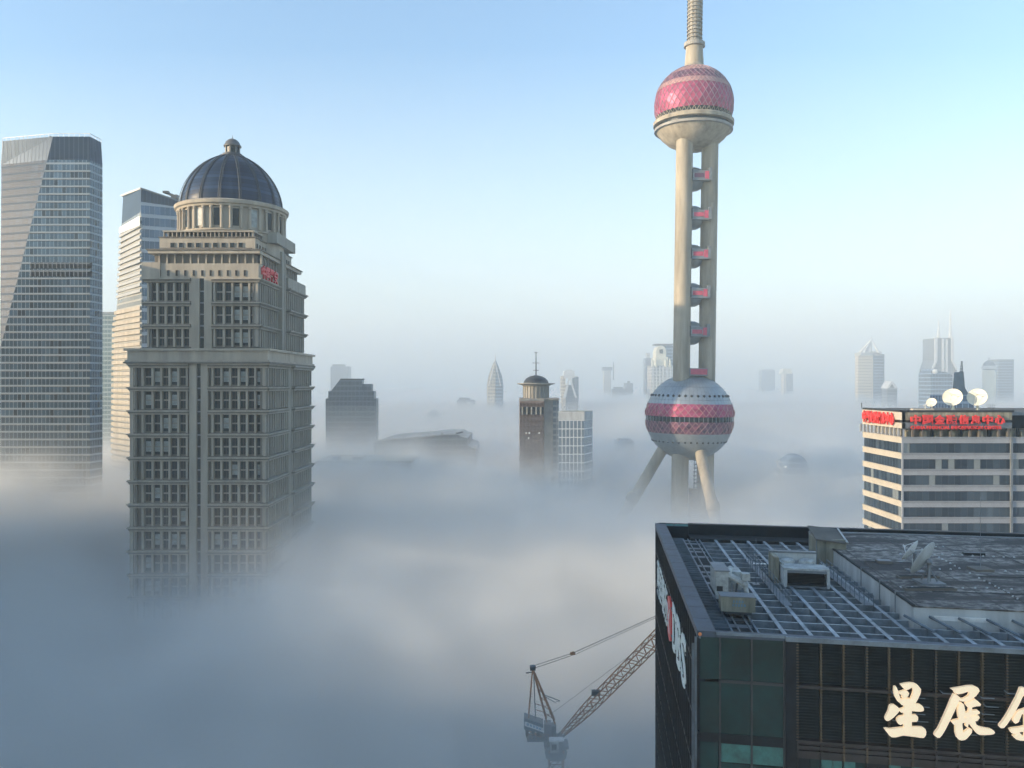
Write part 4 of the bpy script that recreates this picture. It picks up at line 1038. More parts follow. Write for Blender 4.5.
for x, y in dots:
    p = slab(890+x/7.64, 530+y/7.64)
    if d0 is None:
        M = MB(); M.lathe([(.11, 0), (.11, .08), (.07, .14), (.02, .15)], 0, 0, 10, 'parawhite'); d0 = M.build('roof_marker', origin=(0, 0, 0)); o = d0
        tag(o, 'small white knob fixed to the weathered concrete roof slab', 'marker', 'white knobs dotted over the concrete roof slab')
    else: o = d0.copy(); C.objects.link(o)
    o.location = p

# ---------------------------------------------------------------- striped office building on the right
fin2 = thing('striped_office_building', 'white and glass striped office block with red rooftop characters, at the right edge', 'building', (130, 215, 0))
FX, FY, BX, BY, ZF = 94., 200., 165., 222.5, 103.7
gS = curtain('strip_glass', (.015, .03, .05), (.09, .13, .17), (.03, .04, .05), 3.86, 1.55, .04, .07, .15, .2, dark=(.22, .25, .26), dfrac=.09)
sp_shade = mat('spandrel_shaded', (.29, .31, .34), .6, var=.08, scale=.4)  # front spandrels: bluish shade put into the colour
sp_lit = mat('spandrel_lit', (.46, .42, .35), .6, var=.08, scale=.4)  # side spandrels: warm sunlight put into the colour
M = MB(); M.box(FX+1, BX, FY+1, BY, 0, ZF-7, 'dkclad'); M.build('core', fin2)
z = PZ(437, FY); per = 3.86
k = 0
while z > 20:
    M = MB(); M.box(FX-.0, BX, FY, FY+1.5, z-1.5, z, sp_shade); M.box(FX-.25, BX, FY-.25, FY+.2, z-.18, z-.001, sp_shade); M.build('front_spandrel', fin2)
    M = MB(); M.box(FX-.004, FX+1.5, FY+.004, BY, z-1.5, z-.002, sp_lit); M.box(FX-.22, FX, FY, BY, z-.16, z-.003, sp_lit); M.build('side_spandrel', fin2)
    M = MB(); M.box(FX+.3, BX, FY+.3, FY+1.6, z-per, z-1.5, gS); M.build('front_window_band', fin2)
    M = MB(); M.box(FX+.29, FX+1.6, FY+.31, BY-.3, z-per, z-1.5, gS); M.build('side_window_band', fin2)
    z -= per; k += 1
M = MB(); xj = PX(1010, FY); M.box(xj, xj+.5, FY-.35, FY+.1, 20, PZ(437, FY), 'grey'); M.box(FX-.02, FX+.35, FY-.02, FY+.35, 20, PZ(437, FY), sp_shade); M.build('joint', fin2)
M = MB(); z0 = PZ(437, FY); z1 = PZ(428.5, FY)
M.box(FX+2.5, BX, FY+2.5, BY-2, z0, z1, 'stone_side')
for i in range(32): M.box(FX+.2+i*2.3, FX+.7+i*2.3, FY+.2, FY+.7, z0, z1, 'stone_dk' if i % 3 else 'dkclad')
for i in range(12): M.box(FX+.2, FX+.7, FY+.2+i*2.2, FY+.7+i*2.2, z0, z1, sp_shade)
for i in range(20): M.box(FX+1.5+i*3.5, FX+3+i*3.5, FY+1.2, FY+2, z0, z0+1.3, 'tank')
M.build('open_gallery', fin2)
M = MB(); z2 = PZ(420.5, FY)
M.box(FX, PX(1012, FY), FY, FY+.8, z1, z2-.5, 'grey'); M.box(FX-.1, FX+.8, FY, BY, z1, z2-.6, sp_lit); M.box(FX, PX(1012, FY), FY+.3, FY+.8, z2-.5, z2+.1, 'dkmetal'); M.box(FX+.3, FX+.8, FY+.3, BY, z2-.6, z2+.1, 'dkmetal')
M.box(FX, PX(1012, FY), FY-.01, FY+.8, z2+.1, ZF-.5, 'tank'); M.box(FX-.12, FX+.8, FY-.01, BY, z2+.1, ZF-.5, sp_lit); M.box(FX-.15, PX(1014, FY), FY-.1, FY+.9, ZF-.5, ZF, 'dkmetal'); M.box(FX-.15, FX+.9, FY, BY, ZF-.5, ZF-.002, 'dkmetal')
M.box(PX(1012, FY), BX, FY+1.5, FY+2, z1, ZF-.9, 'dkclad'); M.box(PX(1012, FY), BX, FY+1., FY+1.6, ZF-1.3, ZF-.3, 'grey'); M.box(FX, BX, BY-1, BY, z1, ZF-.1, 'grey')
M.box(PX(913, FY), PX(934, FY), FY-.05, FY+1.4, ZF-.3, ZF+.35, sp_lit)
M.build('roof_screen', fin2)
M = MB(); M.box(FX+2, BX-1, FY+2, BY-1.5, z1, z1+1.5, 'stone_dk'); M.build('roof', fin2)
xs0, xs1 = PX(909.7, FY), PX(1005.5, FY); step = (xs1-xs0)/8
for i, ch in enumerate('中国金融信息中心'):
    text_mesh(ch, 'sign_letter', fin2, (xs0+i*step, FY-.5, PZ(424.2, FY)), (1, 0, 0), (0, 0, 1), step*.84, 2.25, .35, 'redlit', .035)
text_mesh('CHINA FINANCIAL INFORMATION CENTER', 'sign_line', fin2, (xs0+.1, FY-.35, PZ(429.2, FY)), (1, 0, 0), (0, 0, 1), xs1-xs0-1.2, .85, .2, 'redlit', .03)
for i, ch in enumerate('中国金融信息中心'):
    yy = BY-1.2-i*2.3; text_mesh(ch, 'side_sign_letter', fin2, (FX-.55, yy, PZ(425.3, 205)+.1), (0, -1, 0), (0, 0, 1), 1.95, 3.1, .3, 'redlit', .045)
# roof furniture
zr = ZF-1.
def rp(px, Y, z): return (PX(px, Y), Y, z)
for px, lab in ((951.5, 'left of the two big cream satellite dishes on the striped building'), (976, 'right of the two big cream satellite dishes on the striped building')):
    Y = 212; zc_ = PZ(398.5, Y)
    dish(rp(px+1.5, Y, z1+1.5), zc_-z1-1.5, (-.55, -.72, .42), 2.35, .6, lab, 'dish', 'dish', 'satellite dishes on the striped building')
dish(rp(932, 210, z1+1.5), PZ(403.5, 210)-z1-1.5, (-.6, -.6, .5), 1.25, .3, 'small cream satellite dish left of the two big ones', 'dish', 'dish', 'satellite dishes on the striped building')
M = MB(); p = rp(926, 209, z1+1.5); M.tube(p, (p[0]-.2, p[1], ZF+.9), .12, 'white'); M.tube((p[0]-.7, p[1], ZF+.8), (p[0]+.7, p[1], ZF+1.5), .12, 'white'); tag(M.build('roof_aerial'), 'tiny white bent aerial beside the small cream dish', 'aerial')
M = MB(); x = PX(988, 208)
for i in range(4): M.tube((x+i*.55, 208, z1+1.5), (x+i*.55, 208, ZF+1.1), .05, 'grey', n=4)
for zz in (ZF+.4, ZF+1.1): M.tube((x, 208, zz), (x+1.65, 208, zz), .05, 'grey', n=4)
tag(M.build('roof_rack'), 'small empty steel rack on the roof right of the big dishes', 'rack')
M = MB(); p = rp(861.6, 225, ZF-.2); M.tube(p, (p[0], p[1], ZF+1.2), .09, 'dkmetal'); M.tube((p[0]-.2, p[1], ZF+1.0), (p[0]+.3, p[1], ZF+1.0), .08, 'dkmetal'); tag(M.build('corner_post'), 'short dark post on the far corner of the striped building roof', 'post')

# ---------------------------------------------------------------- tower crane in the fog
YC = 150.
def c2(x, y): return P(515+x/6.8, 655+y/6.8, YC)
def cp(px, py, dy=0): p = P(px, py, YC); return (p[0], p[1]+dy, p[2])
crane = thing('tower_crane', 'ochre luffing tower crane standing in the fog left of the dark glass building', 'crane', (PX(556, YC), YC, 0))
bx, zb = PX(556, YC), PZ(748, YC)
M = MB(); w_ = 1.25; z = 0
cs = [(bx-w_, YC-w_), (bx+w_, YC-w_), (bx+w_, YC+w_), (bx-w_, YC+w_)]
for x, y in cs: M.tube((x, y, 0), (x, y, zb), .16, 'craney', n=6)
i = 0
while z < zb-1:
    z1_ = min(z+2.2, zb)
    for k in range(4):
        a, b_ = cs[k], cs[(k+1) % 4]; M.tube((a[0], a[1], z), (b_[0], b_[1], z), .07, 'craney', n=4); M.tube((a[0], a[1], z if i % 2 else z1_), (b_[0], b_[1], z1_ if i % 2 else z), .07, 'craney', n=4)
    z += 2.2; i += 1
M.build('mast', crane)
M = MB(); M.lathe([(1.9, zb-1.6), (2.0, zb-.6), (1.6, zb), (1.6, zb+.5)], bx, YC, 20, 'craneg'); M.box(bx-2.2, bx+2.2, YC-1.7, YC+1.7, zb+.5, zb+.9, 'craneg')
M.tube(cp(548, 741), cp(527, 729), .0+.25, 'craney'); M.box(PX(527, YC), PX(563, YC), YC-1.4, YC+1.4, PZ(738.5, YC), PZ(736.5, YC), 'craneg')
for px in range(528, 563, 4): M.tube(cp(px, 737, -1.4), cp(px, 731, -1.4), .05, 'craney', n=4)
M.tube(cp(528, 731, -1.4), cp(548, 731, -1.4), .05, 'craney', n=4)
M.box(PX(544, YC), PX(551, YC), YC-1.2, YC+.9, PZ(736.5, YC), PZ(722, YC), 'grey'); M.box(PX(551.5, YC), PX(556, YC), YC-.6, YC+1.2, PZ(737, YC), PZ(725, YC), 'craneg')
M.build('slewing_platform', crane)
M = MB(); x0, x1 = PX(549.5, YC), PX(558, YC); M.box(x0, x1, YC-2.9, YC-1.45, PZ(746, YC), PZ(735, YC), 'machine'); M.box(x0+.25, x1-.4, YC-2.95, YC-2.9, PZ(743, YC), PZ(737.5, YC), 'winglass'); M.box(x0-.2, x1+.9, YC-3, YC-1.4, PZ(735, YC), PZ(733.5, YC), 'white'); M.build('cab', crane)
# counterweight with its plate
M = MB(); pl = [cp(524.2, 715.5, -1.2), cp(543.2, 722, -1.2), cp(542.8, 731, -1.2), (cp(524, 726.5, -1.2))]
M.poly_extrude(pl, (0, 2.6, 0), 'craneg')
for px in (527, 533, 538): M.poly_extrude([cp(px-1.5, 726, -1), cp(px+1.5, 727, -1), cp(px+1.5, 734, -1), cp(px-1.5, 733, -1)], (0, 2, 0), 'dkmetal')
M.tube(cp(527, 733), cp(527, 737), .2, 'dkmetal'); cwt = M.build('counterweight', crane)
M = MB(); M.poly_extrude([cp(524.6, 718.6, -1.3), cp(542.9, 725.4, -1.3), cp(542.7, 729.4, -1.3), cp(524.4, 722.8, -1.3)], (0, .08, 0), 'white')
for i in range(5):
    px = 526.6+i*3.1; py = 720.6+i*1.12
    M.poly_extrude([cp(px, py-.6, -1.34), cp(px+1.9, py+.1, -1.34), cp(px+1.9, py+2.1, -1.34), cp(px, py+1.4, -1.34)], (0, .03, 0), 'blue')
    M.poly_extrude([cp(px+.5, py+.3, -1.36), cp(px+1.4, py+.6, -1.36), cp(px+1.4, py+1.1, -1.36), cp(px+.5, py+.8, -1.36)], (0, .015, 0), 'white')
M.build('name_plate', cwt)
# A-frame
M = MB()
for dy in (-1., 1.):
    top_ = cp(532.6, 668.5, dy*.35)
    M.tube(top_, cp(555, 722, dy), .15, 'craney', n=6); M.tube(top_, cp(546.6, 720, dy), .15, 'craney', n=6); M.tube(top_, cp(528.6, 716, dy), .11, 'craney', n=6); M.tube(cp(533.6, 671, dy*.3), cp(535.4, 717, dy), .09, 'craneg', n=5)
for t in (.3, .45, .6, .75, .9):
    a = Vector(cp(532.6, 668.5)); r1, r2 = Vector(cp(555, 722, -1)), Vector(cp(546.6, 720, -1)); l1, l2 = Vector(cp(555, 722, 1)), Vector(cp(546.6, 720, 1))
    M.tube(a+(r1-a)*t, a+(r2-a)*(t-.08), .06, 'craney', n=4); M.tube(a+(r1-a)*t, a+(l1-a)*t, .06, 'craney', n=4); M.tube(a+(r1-a)*(t-.1), a+(r2-a)*(t), .05, 'craney', n=4)
M.tube(cp(534.5, 703.5), cp(545, 706.5), .06, 'craney', n=4); M.tube(cp(535, 709.5), cp(545, 712.5), .06, 'craney', n=4)
M.box(PX(530, YC), PX(535.5, YC), YC-.6, YC+.6, PZ(669.5, YC), PZ(666, YC), 'dkmetal'); M.tube(cp(526, 673), cp(534, 672), .12, 'craneg'); M.sphere(cp(533.3, 667.5), .5, 'craneg', 10, 8)
M.tube(cp(542, 694), cp(560, 701), .08, 'craneg', n=4); M.tube(cp(543, 695.5), cp(556, 703), .06, 'craneg', n=4); M.tube(cp(556, 701.5), cp(560, 701), .05, 'craneg', n=4)
M.build('a_frame', crane)
# lattice jib, running up behind the dark building
M = MB()
U0, U1 = Vector(cp(559, 732)), Vector(cp(704, 581.5)); L0, L1 = Vector(cp(567, 735.5)), Vector(cp(712, 592))
# true width opens quickly from the foot
def chord(k, t):
    up, lo = U0+(U1-U0)*t, L0+(L1-L0)*t; mid = (up+lo)/2; o = .55+.45*min(1, t*5) if True else 1
    p = mid+((up-mid) if k < 2 else (lo-mid))*o*1.0; return p+Vector((0, (-1 if k % 2 else 1)*1.0*min(1, .3+t*5), 0))
n_ = 38
for k in range(4):
    for i in range(n_): M.tube(chord(k, i/n_), chord(k, (i+1)/n_), .11, 'craney', n=5)
for i in range(n_):
    t0, t1 = i/n_, (i+1)/n_
    for a, b_ in ((0, 2), (1, 3), (0, 1), (2, 3)):
        if i % 2: a, b_ = b_, a
        M.tube(chord(a, t0), chord(b_, t1), .085, 'craney', n=4)
M.tube(cp(556, 739), chord(0, 0), .2, 'craneg'); M.tube(cp(560, 741), chord(2, 0), .2, 'craneg')
M.box(PX(595, YC)-.6, PX(595, YC)+.9, YC-.5, YC+.5, PZ(695, YC), PZ(690.5, YC), 'dkmetal')
M.build('jib', crane)
M = MB(); K = cp(573, 653)
M.tube(cp(533, 666), K, .05, 'dkmetal', n=5); M.tube(cp(535, 669, .5), cp(573, 655), .05, 'dkmetal', n=5)
M.tube(K, cp(700, 596), .06, 'dkmetal', n=5); M.tube(cp(574, 655), cp(700, 597.5), .04, 'dkmetal', n=5)
M.sphere(K, .32, 'craney', 8, 6); M.box(K[0]-.5, K[0]+.4, YC-.2, YC+.2, K[2]-.3, K[2]+.1, 'craney'); M.tube(cp(547, 717), cp(660, 633), .025, 'dkmetal', n=4)
M.build('pendant_rope', crane)

# ---------------------------------------------------------------- middle distance
def T(name, lab, px, Y, cat='building', group=None): return thing(name, lab, cat, (PX(px, Y), Y+10, 0), group)
def XZ(M, pts, Y, depth, m):
    """outline in photo pixels at distance Y, extruded backwards"""
    M.poly_extrude([P(x, y, Y) for x, y in pts], (0, depth, 0), m)
def bx(M, x0, x1, y0, y1, Y, depth, m, z0=None):
    """y0: top pixel, y1: bottom pixel or None for the ground"""
    M.box(PX(x0, Y), PX(x1, Y), Y, Y+depth, 0 if y1 is None else PZ(y1, Y), PZ(y0, Y), m)
cgrey = curtain('grey_blue_facade', (.1, .13, .17), (.16, .2, .25), (.24, .27, .3), 3.8, 3.2, .35, .2, .3, .2)
cwhite = curtain('white_facade', (.3, .32, .33), (.45, .45, .43), (.62, .6, .56), 4., 3.5, .4, .3, .4, .1)
ccream = curtain('cream_facade', (.3, .28, .25), (.42, .38, .32), (.7, .62, .5), 4., 3., .45, .35, .4, .0)
cblue = curtain('blue_facade', (.08, .13, .2), (.15, .22, .3), (.25, .32, .4), 4., 3., .3, .15, .2, .3)
cdeep = curtain('deep_blue_facade', (.03, .05, .08), (.06, .09, .13), (.09, .12, .15), 4., 3., .3, .15, .3, .0)
cbrown = curtain('brown_tile_facade', (.14, .09, .07), (.2, .135, .105), (.23, .17, .145), 3.6, 2.4, .45, .3, .5, .0)
# mansard tower
Y = 640; t = T('mansard_tower', 'hazy grey blue tower with sloping mansard top, right of the domed tower', 351, Y)
M = MB(); bx(M, 325.6, 376, 398.5, None, Y, 12, cdeep); M.build('shaft', t)
M = MB(); M.box(PX(327.8, Y), PX(373.6, Y), Y+1.5, Y+11, PZ(398.5, Y), PZ(391, Y), cdeep); XZ(M, [(331, 391), (339.6, 380), (362, 380), (362, 391)], Y+2, 8, cdeep); M.box(PX(361, Y), PX(371.2, Y), Y+3, Y+9, PZ(391, Y), PZ(384, Y), cdeep); M.box(PX(339, Y), PX(362.5, Y), Y+4, Y+9, PZ(380, Y), PZ(378.6, Y), 'dkmetal'); M.build('mansard_roof', t)
# low curved hall
Y = 560; t = T('curved_hall', 'low wide hall with gently curved roof fading in fog, behind the mansard tower', 430, Y)
M = MB(); pts = [(374, 500), (374, 442.5), (385, 440), (400, 438.8), (425, 437), (445, 434.8), (457, 434.5), (462, 437), (467.5, 438.5), (467.5, 446), (475.5, 449), (475.5, 500)]
M.poly_extrude([P(x, y, Y) for x, y in pts], (0, 70, 0), cdeep); M.build('hall_body', t)
M = MB()
for (x0, y0), (x1, y1) in zip(pts[1:6], pts[2:7]): M.tube(Vector(P(x0, y0, Y-1)), Vector(P(x1, y1, Y-1)), .6, 'grey', n=5)
M.tube(P(456, 433.5, Y), P(463, 432, Y), .6, 'dkmetal'); M.box(PX(441, Y), PX(443, Y), Y+2, Y+4, PZ(436, Y), PZ(433.4, Y), 'grey'); M.build('roof_edge', t)
M = MB(); bx(M, 374, 475, 500, None, Y+2, 66, cblue); M.build('base', t)
# tan low block
Y = 470; t = T('tan_block', 'flat tan roofed low block half sunk in fog beside the domed tower', 360, Y)
M = MB(); bx(M, 316, 410, 463, None, Y, 40, cgrey); M.build('wall', t)
M = MB(); M.box(PX(315, Y), PX(411.5, Y), Y-1, Y+41, PZ(463, Y), PZ(461, Y), 'tank'); M.box(PX(352, Y), PX(362, Y), Y+3, Y+14, PZ(461, Y), PZ(457.5, Y), 'stone_side'); M.box(PX(330, Y), PX(336, Y), Y+6, Y+14, PZ(461, Y), PZ(458, Y), 'grey'); M.build('roof', t)
# brown round topped tower
Y = 540; t = T('round_topped_tower', 'brown tower with round drum, dark cap, flaring brim and tall aerial', 537, Y)
xc, yc = PX(536.6, Y), Y+13
M = MB(); bx(M, 519.6, 544, 398.5, None, Y, 26, cbrown); M.build('brown_wing', t)
M = MB(); bx(M, 544.2, 553, 400, None, Y+2, 24, 'conc_dk'); bx(M, 552.6, 558.7, 398.5, None, Y+4, 22, cgrey); M.box(PX(543, Y), PX(559.5, Y), Y+1, Y+27, PZ(399.8, Y), PZ(398.3, Y), 'conc_dk'); M.build('grey_wing', t)
M = MB(); bx(M, 519.3, 544.3, 398.3, 401, Y-.3, 26.5, 'conc_dk'); bx(M, 520.5, 543.5, 407, 414.5, Y-.15, .3, 'dkclad')
for i in range(5): bx(M, 521.5+i*4.6, 523+i*4.6, 407, 414.5, Y-.5, .5, 'stone_side')
M.build('window_storey', t)
M = MB()
for px, py in ((525.5, 433), (528.6, 433), (538.5, 433), (528, 438)): bx(M, px, px+1.3, py-.7, py+.8, Y-.25, .3, 'white')
M.build('pale_window', t)
r = PX(549.5, Y)-xc
M = MB(); M.lathe([(r, PZ(399, Y)), (r, PZ(386, Y))], xc, yc, 32, 'conc_dk')
for i in range(24):
    a = 2*math.pi*i/24; M.box(-.35, .35, -.2, .35, PZ(399, Y), PZ(386, Y), 'stone_side', wallmap((xc+r*math.cos(a), yc+r*math.sin(a), 0), (-math.sin(a), math.cos(a), 0), (math.cos(a), math.sin(a), 0)))
M.build('drum', t)
M = MB(); R_ = PX(556, Y)-xc; M.lathe([(r, PZ(386.5, Y)), (r+1.5, PZ(385, Y)), (R_, PZ(383.9, Y)), (R_, PZ(383.2, Y)), (r, PZ(383, Y))], xc, yc, 40, 'stone_side'); M.build('brim', t)
M = MB(); M.lathe([(r*1.0, PZ(383, Y)), (r*.93, PZ(380.5, Y)), (r*.75, PZ(378, Y)), (r*.45, PZ(376, Y)), (r*.1, PZ(375, Y))], xc, yc, 32, 'dkmetal'); M.build('cap', t, smooth=True)
M = MB(); M.tube((xc, yc, PZ(376, Y)), (xc, yc, PZ(351, Y)), .45, 'dkmetal', .2); 
for py, w_ in ((352, 1.2), (362.5, 2.4), (370, 1.8)): M.tube((xc-w_, yc, PZ(py, Y)), (xc+w_, yc, PZ(py, Y)), .2, 'dkmetal', n=4)
M.build('aerial', t)
# white gridded block
Y = 530; t = T('gridded_block', 'pale block with white grid facade, standing right against the brown round topped tower', 577, Y)
gw = curtain('white_grid', (.12, .17, .22), (.2, .26, .32), (.6, .62, .62), 5.4, 2.45, .12, .22, .2, .2)
M = MB(); Y2 = Y+16; M.prism([(PX(558.5, Y), Y), (PX(584.3, Y), Y), (PX(592.5, Y2), Y2), (PX(566, Y2), Y2)], 0, PZ(420, Y), gw); M.build('gridded_wall', t)
M = MB(); M.prism([(PX(558.4, Y), Y-.1), (PX(584.5, Y), Y-.1), (PX(592.7, Y2), Y2), (PX(566, Y2), Y2)], PZ(420, Y), PZ(411.5, Y), 'parawhite', capm='tank'); M.build('crown', t)
# glazed river hall, nearly lost in fog
Y = 560; t = T('domed_hall', 'faint globe and flat white roof edge almost lost in fog right of the television tower', 805, Y)
M = MB(); XC = PX(797.5, Y); r = PX(813, Y)-XC; zc_ = PZ(470, Y)
M.sphere((XC, Y+10, zc_), r, cblue, 28, 16); M.build('globe', t, smooth=True)
M = MB(); XZ(M, [(784, 476), (846, 477), (846, 480), (784, 479)], Y-8, 40, 'white'); M.box(PX(784, Y), PX(846, Y), Y-6, Y+30, 0, PZ(479.5, Y), cgrey); M.build('roof_slab', t)
M = MB(); M.tube(P(776.5, 461, Y), P(784, 475, Y), .5, 'white', n=5); M.tube(P(784, 463, Y), P(776.5, 461, Y), .4, 'white', n=5); M.build('roof_spike', t)
# masted building between
Y = 420; t = T('masted_tower', 'slim dark stepped mast tower rising behind the two big cream dishes', 962, Y)
M = MB(); bx(M, 948, 974, 395, None, Y, 18, cblue); M.build('shaft', t)
M = MB(); XZ(M, [(956, 395), (959, 388), (960, 378), (960.5, 372), (963.6, 372), (964.2, 378), (965, 388), (969.5, 395)], Y+4, 6, 'craneg'); M.build('stepped_spire', t)
M = MB()
for i in range(7):
    py = 372-i*1.6; bx(M, 961+i*.1, 963.2-i*.1, py-1.1, py, Y+5, 1.4-.12*i, 'grey')
M.tube(P(962.1, 372, Y+6), P(962.1, 361, Y+6), .2, 'grey'); M.build('mast', t)
# ---------------------------------------------------------------- far skyline
Y = 980; t = T('pointed_tower', 'pale far tower with curved pointed top and spire, left of the brown one', 495, Y)
M = MB(); XZ(M, [(486.8, 460), (486.8, 386), (488.5, 376), (492, 366), (495.3, 359.5), (495.3, 460)], Y, 28, ccream); M.build('lit_half', t)  # sunlit and shaded halves are put into two facade colours
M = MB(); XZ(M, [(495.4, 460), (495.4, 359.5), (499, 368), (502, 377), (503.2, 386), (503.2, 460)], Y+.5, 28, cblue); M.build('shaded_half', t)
M = MB(); bx(M, 486.8, 503.2, 460, None, Y+1, 26, cblue); M.tube(P(495.4, 361, Y+10), P(495.4, 354, Y+10), .9, 'white', .3)
for px in (489, 492.6, 497, 500.6): M.tube(P(px, 386 if px < 490 or px > 500 else 372, Y-.8), P(495.3, 360.5, Y-.4), .6, 'white', .4, 5)
M.build('spire', t)
Y = 980; t = T('arched_top_tower', 'small brightly lit cream tower with an arch under its top, right of the brown tower', 570, Y)
M = MB(); bx(M, 561.5, 565.5, 376, None, Y, 24, ccream); bx(M, 573.5, 578.6, 377, None, Y, 24, cgrey); bx(M, 565.5, 573.5, 385, None, Y+2, 22, cgrey); bx(M, 564, 574.5, 371, 378, Y-.5, 22, 'white')
XZ(M, [(563, 398), (568.5, 378), (570, 378), (566, 398)], Y-1, 3, 'white'); XZ(M, [(575, 398), (569.5, 378), (571, 378), (577, 398)], Y-1.1, 3, 'white'); M.build('arched_shaft', t)
M = MB(); bx(M, 566, 572.5, 369.6, 371, Y+2, 10, 'white'); bx(M, 573.5, 578, 376, 377.2, Y, 24, 'white'); M.build('roof', t)
Y = 1500; t = T('capped_tower', 'very faint slim tower with wider flat cap midway to the television tower', 607, Y)
M = MB(); bx(M, 604, 611, 370, None, Y, 20, cwhite); M.build('shaft', t)
M = MB(); bx(M, 602.8, 612.4, 367, 370.5, Y-1, 22, cgrey); M.tube(P(613.5, 380, Y), P(613.5, 362, Y), 1.0, 'grey'); M.build('cap', t)
for px0, px1, py, lab in ((612, 626, 389, 'faint low block right of the slim capped tower'), (626, 633, 383, 'faint little block left of the ornate white tower')):
    Y = 1400; t = T('faint_block', lab, px0, Y); M = MB(); bx(M, px0, px1, py, None, Y, 30, cgrey); M.build('shaft', t); M = MB(); bx(M, px0+2, px1-3, py-2, py, Y+5, 10, 'grey'); M.build('roof', t)
Y = 1000; t = T('ornate_tower', 'tall white tower with ornate round arched crown directly left of the television tower', 662, Y)
M = MB(); bx(M, 651.5, 672.5, 365.5, None, Y, 32, cwhite)
for px in (652.5, 656, 659.5, 663, 666.5, 670): bx(M, px, px+1.1, 366, 420, Y-.8, .9, 'white')
M.build('shaft', t)
M = MB(); bx(M, 655.5, 668, 357, 365.5, Y+1, 28, 'dish'); XZ(M, [(656.2, 357)]+[(661.2-5*math.cos(a), 352-6.5*math.sin(a)) for a in [math.pi*k/10 for k in range(11)]]+[(666.2, 357)], Y+2, 24, 'dish'); bx(M, 659.5, 663, 349.5, 353.5, Y+1.4, .7, 'winglass')
for px in (652.3, 656, 665.6, 669.8): M.lathe([(1.5, PZ(367, Y)), (1.5, PZ(361, Y)), (.2, PZ(358.5, Y))], PX(px, Y), Y-.5, 8, 'dish')
M.build('ornate_crown', t)
M = MB(); bx(M, 665.8, 673, 345.5, 366, Y+3, 25, cblue); bx(M, 655, 673, 343.8, 345.2, Y+6, 20, 'grey'); M.build('rear_slab', t)
Y = 1300; t = T('stepped_tower', 'faint stepped grey tower between the haze and the ornate white tower', 648, Y)
M = MB(); bx(M, 645.5, 652, 358, None, Y, 20, cgrey); M.build('shaft', t); M = MB(); bx(M, 647, 650, 353, 358, Y+3, 12, cwhite); M.build('top', t)
Y = 1650; t = T('lantern_top_tower', 'small far tower with a bright cream trapezoid cap, right of the television tower', 788, Y)
M = MB(); bx(M, 784, 786.4, 373, None, Y, 18, ccream); bx(M, 786.4, 793, 373.5, None, Y+1, 18, cgrey); M.build('shaft', t)
M = MB(); XZ(M, [(782, 373.8), (783.4, 368.6), (791, 368.6), (792.6, 373.8)], Y-1, 20, 'dish'); M.build('cap', t)
for px0, px1, py, lab, mm in ((762, 775, 370.5, 'faint blue block left of the cream capped far tower', cblue),):
    Y = 1900; t = T('faint_tower', lab, px0, Y); M = MB(); bx(M, px0, px1, py, None, Y, 24, mm); M.build('shaft', t); M = MB(); bx(M, px0+1, px1-1, py-1.2, py, Y+3, 10, 'grey'); M.build('roof', t)
Y = 1120; t = T('pyramid_top_tower', 'square far tower with open pyramid fins on top, left of the twin spires', 870, Y); k = Y/F
M = MB(); bx(M, 858.2, 873, 355.5, None, Y, 10, ccream); M.build('lit_face', t)  # cream for the sunlit face, blue for the shaded: light set by colour
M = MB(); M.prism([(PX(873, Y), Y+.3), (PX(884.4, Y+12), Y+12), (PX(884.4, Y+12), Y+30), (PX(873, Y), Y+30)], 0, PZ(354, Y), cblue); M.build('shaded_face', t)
M = MB(); bx(M, 861, 880, 352.5, 355.6, Y+1, 22, 'parawhite'); bx(M, 873.5, 882, 351, 354.2, Y+1, 22, 'white')
ap = Vector(P(871.4, 339.2, Y+12))
for px, dy in ((864, 1), (866, 24), (879, 1), (878, 24)): a = Vector(P(px, 353, Y)); a.y = Y+dy; M.tube(a, ap, 2.0, 'white', .6, 5)
M.tube(Vector(P(868, 353, Y+5)), ap, 2.4, 'white', .8, 4); M.tube(ap, ap+Vector((0, 0, 5)), .5, 'white', .2)
M.add([P(864.5, 352.5, Y+2), P(870, 352.5, Y+2), tuple(ap)], [(0, 1, 2)], 'white'); M.build('pyramid_fins', t)
Y = 1000; t = T('gabled_tower', 'tiny white gable tip just above the fog, left of the twin spired tower', 891, Y)
M = MB(); XZ(M, [(887, 388.5), (889.5, 384), (892, 381), (895, 384), (897.8, 388.5)], Y, 18, 'white'); XZ(M, [(889.5, 388), (892, 384), (894.5, 388)], Y-.5, .6, 'grey'); M.build('gable', t)
M = MB(); bx(M, 887.5, 897.3, 388.5, None, Y+1, 16, cgrey); M.build('shaft', t)
Y = 1120; t = T('twin_spired_tower', 'tall pale far tower with two thin spires and white vertical ribs', 944, Y)
M = MB(); XZ(M, [(932, 420), (932, 369), (935.3, 360), (935.3, 338), (953.4, 338), (953.4, 360), (957, 369), (957, 420)], Y, 34, cgrey); bx(M, 932, 957, 420, None, Y+.5, 33, cgrey); M.build('shaft', t)
M = MB()
for x0, x1, y0, y1 in ((935, 937.6, 337, 361), (942.2, 944.2, 339, 372), (946, 948, 339, 372), (951.6, 953.6, 337, 361)): bx(M, x0, x1, y0, y1, Y-1.5, 2.2, 'white')
M.tube(P(936, 361, Y-1), P(932.4, 369.5, Y-1), 1.6, 'white', n=4); M.tube(P(952.6, 361, Y-1), P(956.6, 369.5, Y-1), 1.4, 'white', n=4); M.build('white_rib', t)
M = MB()
